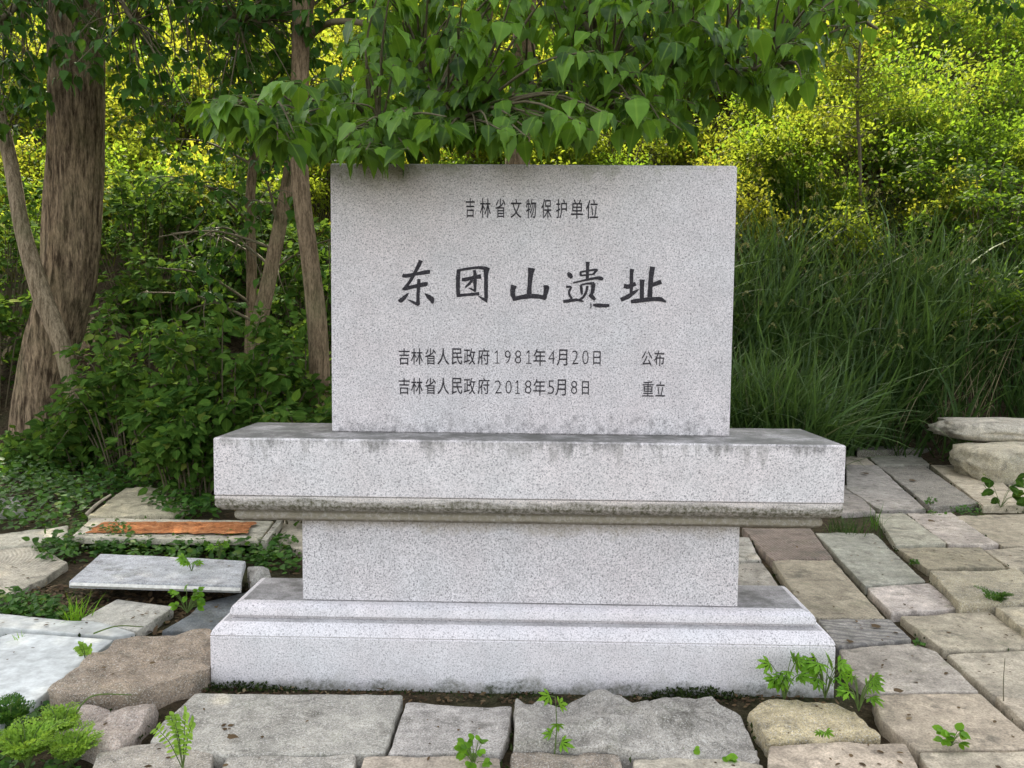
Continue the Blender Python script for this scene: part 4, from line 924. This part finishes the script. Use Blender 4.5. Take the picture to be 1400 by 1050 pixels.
# ------------------------------------------------------------------ single weeds, tufts, sticks and fallen leaves
def zt(px, py, z=.04): return gp(px, py, z)
def weed(label, px, py, kind, h_, n=5, size=.06, name='weed', mat='weed', z=.04, lean=(0, 0)):
    p0 = zt(px, py, z); e = empty(name, p0, label, 'weed' if name != 'grass_tuft' else 'grass tuft'); bs = Buf(); bf = Buf()
    if kind == 'palm':
        for i in range(n):
            a = rng.uniform(0, 6.28); hh = h_*rng.uniform(.45, 1.1); tip = p0+np.array([math.cos(a)*h_*.38+lean[0]*h_, math.sin(a)*h_*.28+lean[1]*h_, hh]); mid = (p0+tip)/2+np.array([0, 0, .2*h_])
            bs.tube(smooth_path([p0, mid, tip], 6), np.linspace(.0022, .0014, 6), 4)
            D = np.array([math.cos(a), math.sin(a)-.5, -.25]); N = np.array([0, -.75, .8])+rdir(1)[0]*.3; s_ = size*rng.uniform(.7, 1.15)
            bf.inst(T_PALM if rng.random() < .75 else T_PALM3, tip[None], D[None], N[None], [s_])
    elif kind == 'upright':
        top = p0+np.array([lean[0]*h_, lean[1]*h_, h_]); P = smooth_path([p0, (p0+top)/2+np.array([.006, 0, 0]), top], 10); bs.tube(P, np.linspace(.0026, .0014, 10), 5)
        for i in range(n):
            q_ = P[2+int(7*i/max(1, n-1))]; a = i*2.4; d = np.array([math.cos(a), math.sin(a), .35]); pe = q_+d*size*.35; bs.tube([q_, pe], [.0014, .001], 4, 0, False)
            bf.inst(T_PALM, pe[None], (d+np.array([0, -.3, -.5]))[None], (np.array([0, -.7, .8])+rdir(1)[0]*.25)[None], [size*rng.uniform(.75, 1.1)])
    elif kind == 'pinnate':
        for i in range(n):
            a = rng.uniform(-2.6, -.5) if i else -1.5; L = h_*rng.uniform(.7, 1.1); tip = p0+np.array([math.cos(a)*L*.55+lean[0]*h_, math.sin(a)*L*.3, L*.9]); P = smooth_path([p0, (p0+tip)/2+np.array([0, 0, L*.12]), tip], 12); bs.tube(P, np.linspace(.002, .001, 12), 4)
            for k in range(3, 12):
                tg = P[min(k, 11)]-P[k-1]; tg /= np.linalg.norm(tg); sd = np.cross(tg, np.array([0, -.6, .8])); sd /= np.linalg.norm(sd)
                for s_ in (-1, 1): bf.inst(T_OVAL, P[k][None], (sd*s_+tg*.25)[None], np.array([[0, -.7, .8]])+rdir(1)*.25, [size*rng.uniform(.8, 1.1)], 0, [.8])
    elif kind == 'feather':
        for i in range(n):
            a = rng.uniform(0, 6.28); L = h_*rng.uniform(.6, 1.15); d = np.array([math.cos(a), math.sin(a)*.8, 0]); tip = p0+d*L*.75+np.array([0, 0, L*.75]); P = smooth_path([p0, p0+d*L*.3+np.array([0, 0, L*.6]), tip], 14); bs.tube(P, np.linspace(.002, .001, 14), 4)
            for k in range(4, 14):
                tg = P[k]-P[k-1]; tg /= np.linalg.norm(tg); up = np.array([0, 0, 1.])-tg*tg[2]; sd = np.cross(tg, up); sd /= np.linalg.norm(sd); ll = size*(1.25-.075*k)
                for s_ in (-1, 1):
                    q_ = P[k]; m_ = 7; t = np.linspace(.15, 1, m_); PP = q_+(sd*s_+tg*.5)*ll*t[:, None]; DD = np.tile(tg*.8+sd*s_*.3, (m_, 1))+rdir(m_)*.6; bf.inst(T_TINY, PP, DD, np.tile(up, (m_, 1))+rdir(m_)*.4, rnd(m_, ll*.30, ll*.5))
    elif kind == 'oval':
        for i in range(n):
            a = rng.uniform(0, 6.28); hh = h_*rng.uniform(.2, 1.0); tip = p0+np.array([math.cos(a)*h_*.45+lean[0]*hh, math.sin(a)*h_*.35, hh]); bs.tube([p0, (p0+tip)/2+np.array([0, 0, .1*h_]), tip], [.002, .0016, .0012], 4, 0, False)
            m_ = 3; D = rdir(m_)*.8+np.array([math.cos(a), math.sin(a)-.3, -.1]); bf.inst(T_OVAL, np.tile(tip, (m_, 1)), D, rdir(m_)*.4+np.array([0, -.5, .9]), rnd(m_, size*.7, size*1.2), 0, rnd(m_, 1.1, 1.6))
    elif kind == 'tuft':
        X = p0[0]+rng.normal(size=n)*size; Y = p0[1]+rng.normal(size=n)*size; blades(bf, X, Y, h_*rnd(n, .5, 1.15), rnd(n, .004, .008), (lean[0], lean[1]), 0, z-.03)
    bf.build('foliage', M[mat], e)
    if bs.n: bs.build('stems', M['stem'], e)
    return e
weed('bright feathery green weed filling the bottom left corner', 38, 1052, 'feather', .17, 22, .05, mat='fern', z=0)
weed('smaller bright feathery weed right of the corner one', 98, 1050, 'feather', .13, 18, .045, mat='fern', z=0)
weed('feathery green weed behind the corner one, lapping the pinkish stone', 84, 1012, 'feather', .12, 16, .042, mat='fern', z=0)
weed('dull feathery green weed at the left edge below the marble slab', 14, 1000, 'feather', .12, 18, .045, mat='cover', z=0)
weed('pale pinnate sprig growing between stones at bottom left', 250, 1052, 'pinnate', .23, 6, .022, mat='fern')
weed('upright lobed seedling with yellow lower leaf before the lumpy boulder', 758, 1032, 'upright', .20, 5, .05, z=.03)
weed('round leaved weed in the joint at the bottom centre', 648, 1046, 'oval', .075, 14, .035, z=.03)
weed('tiny two leaved sprout below the lumpy boulder', 945, 1032, 'oval', .025, 3, .025, z=.03)
weed('tiny sprout at the right end of the pale bottom block', 992, 1040, 'oval', .022, 3, .028, z=.03)
weed('lobed green weed against the plinth, leftmost of the three at its corner', 1072, 958, 'palm', .15, 15, .062)
weed('lobed green weed in the middle of the three by the plinth corner', 1128, 955, 'palm', .14, 16, .062)
weed('lobed yellow green weed just past the plinth corner', 1174, 972, 'palm', .13, 13, .055)
weed('tiny yellow green seedling on the yellowish rough block', 1124, 1008, 'palm', .03, 3, .03, z=.07)
weed('fresh oval leaved sprig on the large tan paving stone', 1300, 1020, 'oval', .06, 9, .035, z=.05)
weed('small green tuft at the tip of the banded paving stone', 1257, 882, 'oval', .03, 9, .018, mat='cover')
weed('pale feathery weed in front of the thick worn stone', 1358, 832, 'feather', .12, 9, .035, mat='cover')
weed('dark leaved sprig growing beside the buff paving stone', 1368, 694, 'oval', .26, 12, .085, mat='bramble')
weed('bright grass tuft on the dark mossy step slab', 1206, 616, 'tuft', .24, 46, .035, 'grass_tuft', 'cover')
weed('dark grass tuft under the right end of the cap slab', 1160, 724, 'tuft', .19, 120, .09, 'grass_tuft', 'grass')
weed('loose grass blades beside the tuft under the cap slab', 1196, 714, 'tuft', .22, 18, .04, 'grass_tuft', 'cover')
weed('thin bright grass tuft in the bare soil at left', 104, 842, 'tuft', .20, 46, .022, 'grass_tuft', 'weed')
weed('short grass tuft sprouting at the edge of the marble slab', 30, 870, 'tuft', .10, 12, .010, 'grass_tuft', 'weed', lean=(.1, -.4))
weed('thin grey green grass tuft in front of the marble slab', 22, 985, 'tuft', .14, 12, .012, 'grass_tuft', 'grass')
weed('yellow green bushy weed by the slate slab', 256, 838, 'oval', .13, 26, .032)
weed('small pale sprig on the edge of the marble slab', 117, 902, 'pinnate', .08, 3, .024, mat='fern', z=.06)
weed('lobed creeping weed hanging over the blue grey granite slab', 262, 782, 'palm', .09, 8, .05, mat='weed', z=.11)
weed('second lobed weed beside the end of the framed slab', 300, 765, 'palm', .10, 9, .05, mat='weed', z=.06)
weed('small green weed in the dark gap beside the thick worn stone', 1250, 772, 'oval', .03, 16, .02, mat='cover')
weed('small yellow green weed at the far edge of the paving', 1272, 690, 'oval', .06, 9, .03, mat='cover')
def stick(label, pts, r, mat='drystick', name='dry_stick', cat='stick'):
    P = smooth_path([np.array(p) for p in pts], 14); b = Buf(); b.tube(P, np.linspace(r, r*.5, 14), 6); o = b.build(name, M[mat], None, loc=tuple(P[0])); tag(o, label, cat)
stick('pale bare stick leaning from the framed slab into the shrubs', [zt(118, 704, .10), gp(132, 690, .16), gp(152, 676, .22)], .016)
stick('thin dry stalk standing at the right edge of the paving', [zt(1372, 962, .04), zt(1372, 930, .12), zt(1374, 900, .20)], .0025, 'twig', 'dry_stalk', 'stalk')
stick('pale broken twig lying in the flattened grass', [gp(1170, 575, .12), gp(1190, 560, .16), gp(1212, 556, .14)], .008)
stick('long bent grass straw lying over the beige panel', [zt(128, 866, .07), zt(160, 856, .10), zt(196, 857, .07)], .004, 'stem', 'grass_straw', 'straw')
stick('long yellow straw arching over the pinkish rough stone', [zt(98, 985, .05), zt(125, 952, .14), zt(180, 950, .10)], .0035, 'stem', 'grass_straw', 'straw')
for (lab, px, py, s_, z, a) in (
    ('dark fallen leaf on the banded stone, the further of two', 1192, 857, .055, .042, .3), ('dark fallen leaf on the banded stone, nearer the plinth', 1162, 879, .045, .042, 1.2), ('dark fallen leaf at the joint right of the lobed weeds', 1222, 945, .045, .052, .2),
    ('small brown fallen leaf on the narrow pinkish stone', 1270, 713, .07, .04, .5), ('dark fallen leaf on the dark grainy paving stone', 1243, 657, .08, .04, .1), ('dark fallen leaf beside the cream corner stone', 1188, 648, .09, .04, 2.5),
    ('brown fallen leaf on the cracked granite slab', 310, 1008, .04, .056, .1)):
    p = gp(px, py, z+.006); b = Buf(); b.inst(T_BRAM, p[None], np.array([[math.cos(a), math.sin(a), .1]]), np.array([[.1, -.1, 1.]]), [s_]); o = b.build('fallen_leaf', M['dead'], None, loc=tuple(p)); tag(o, lab, 'fallen leaf', 'fallen leaves on the paving')
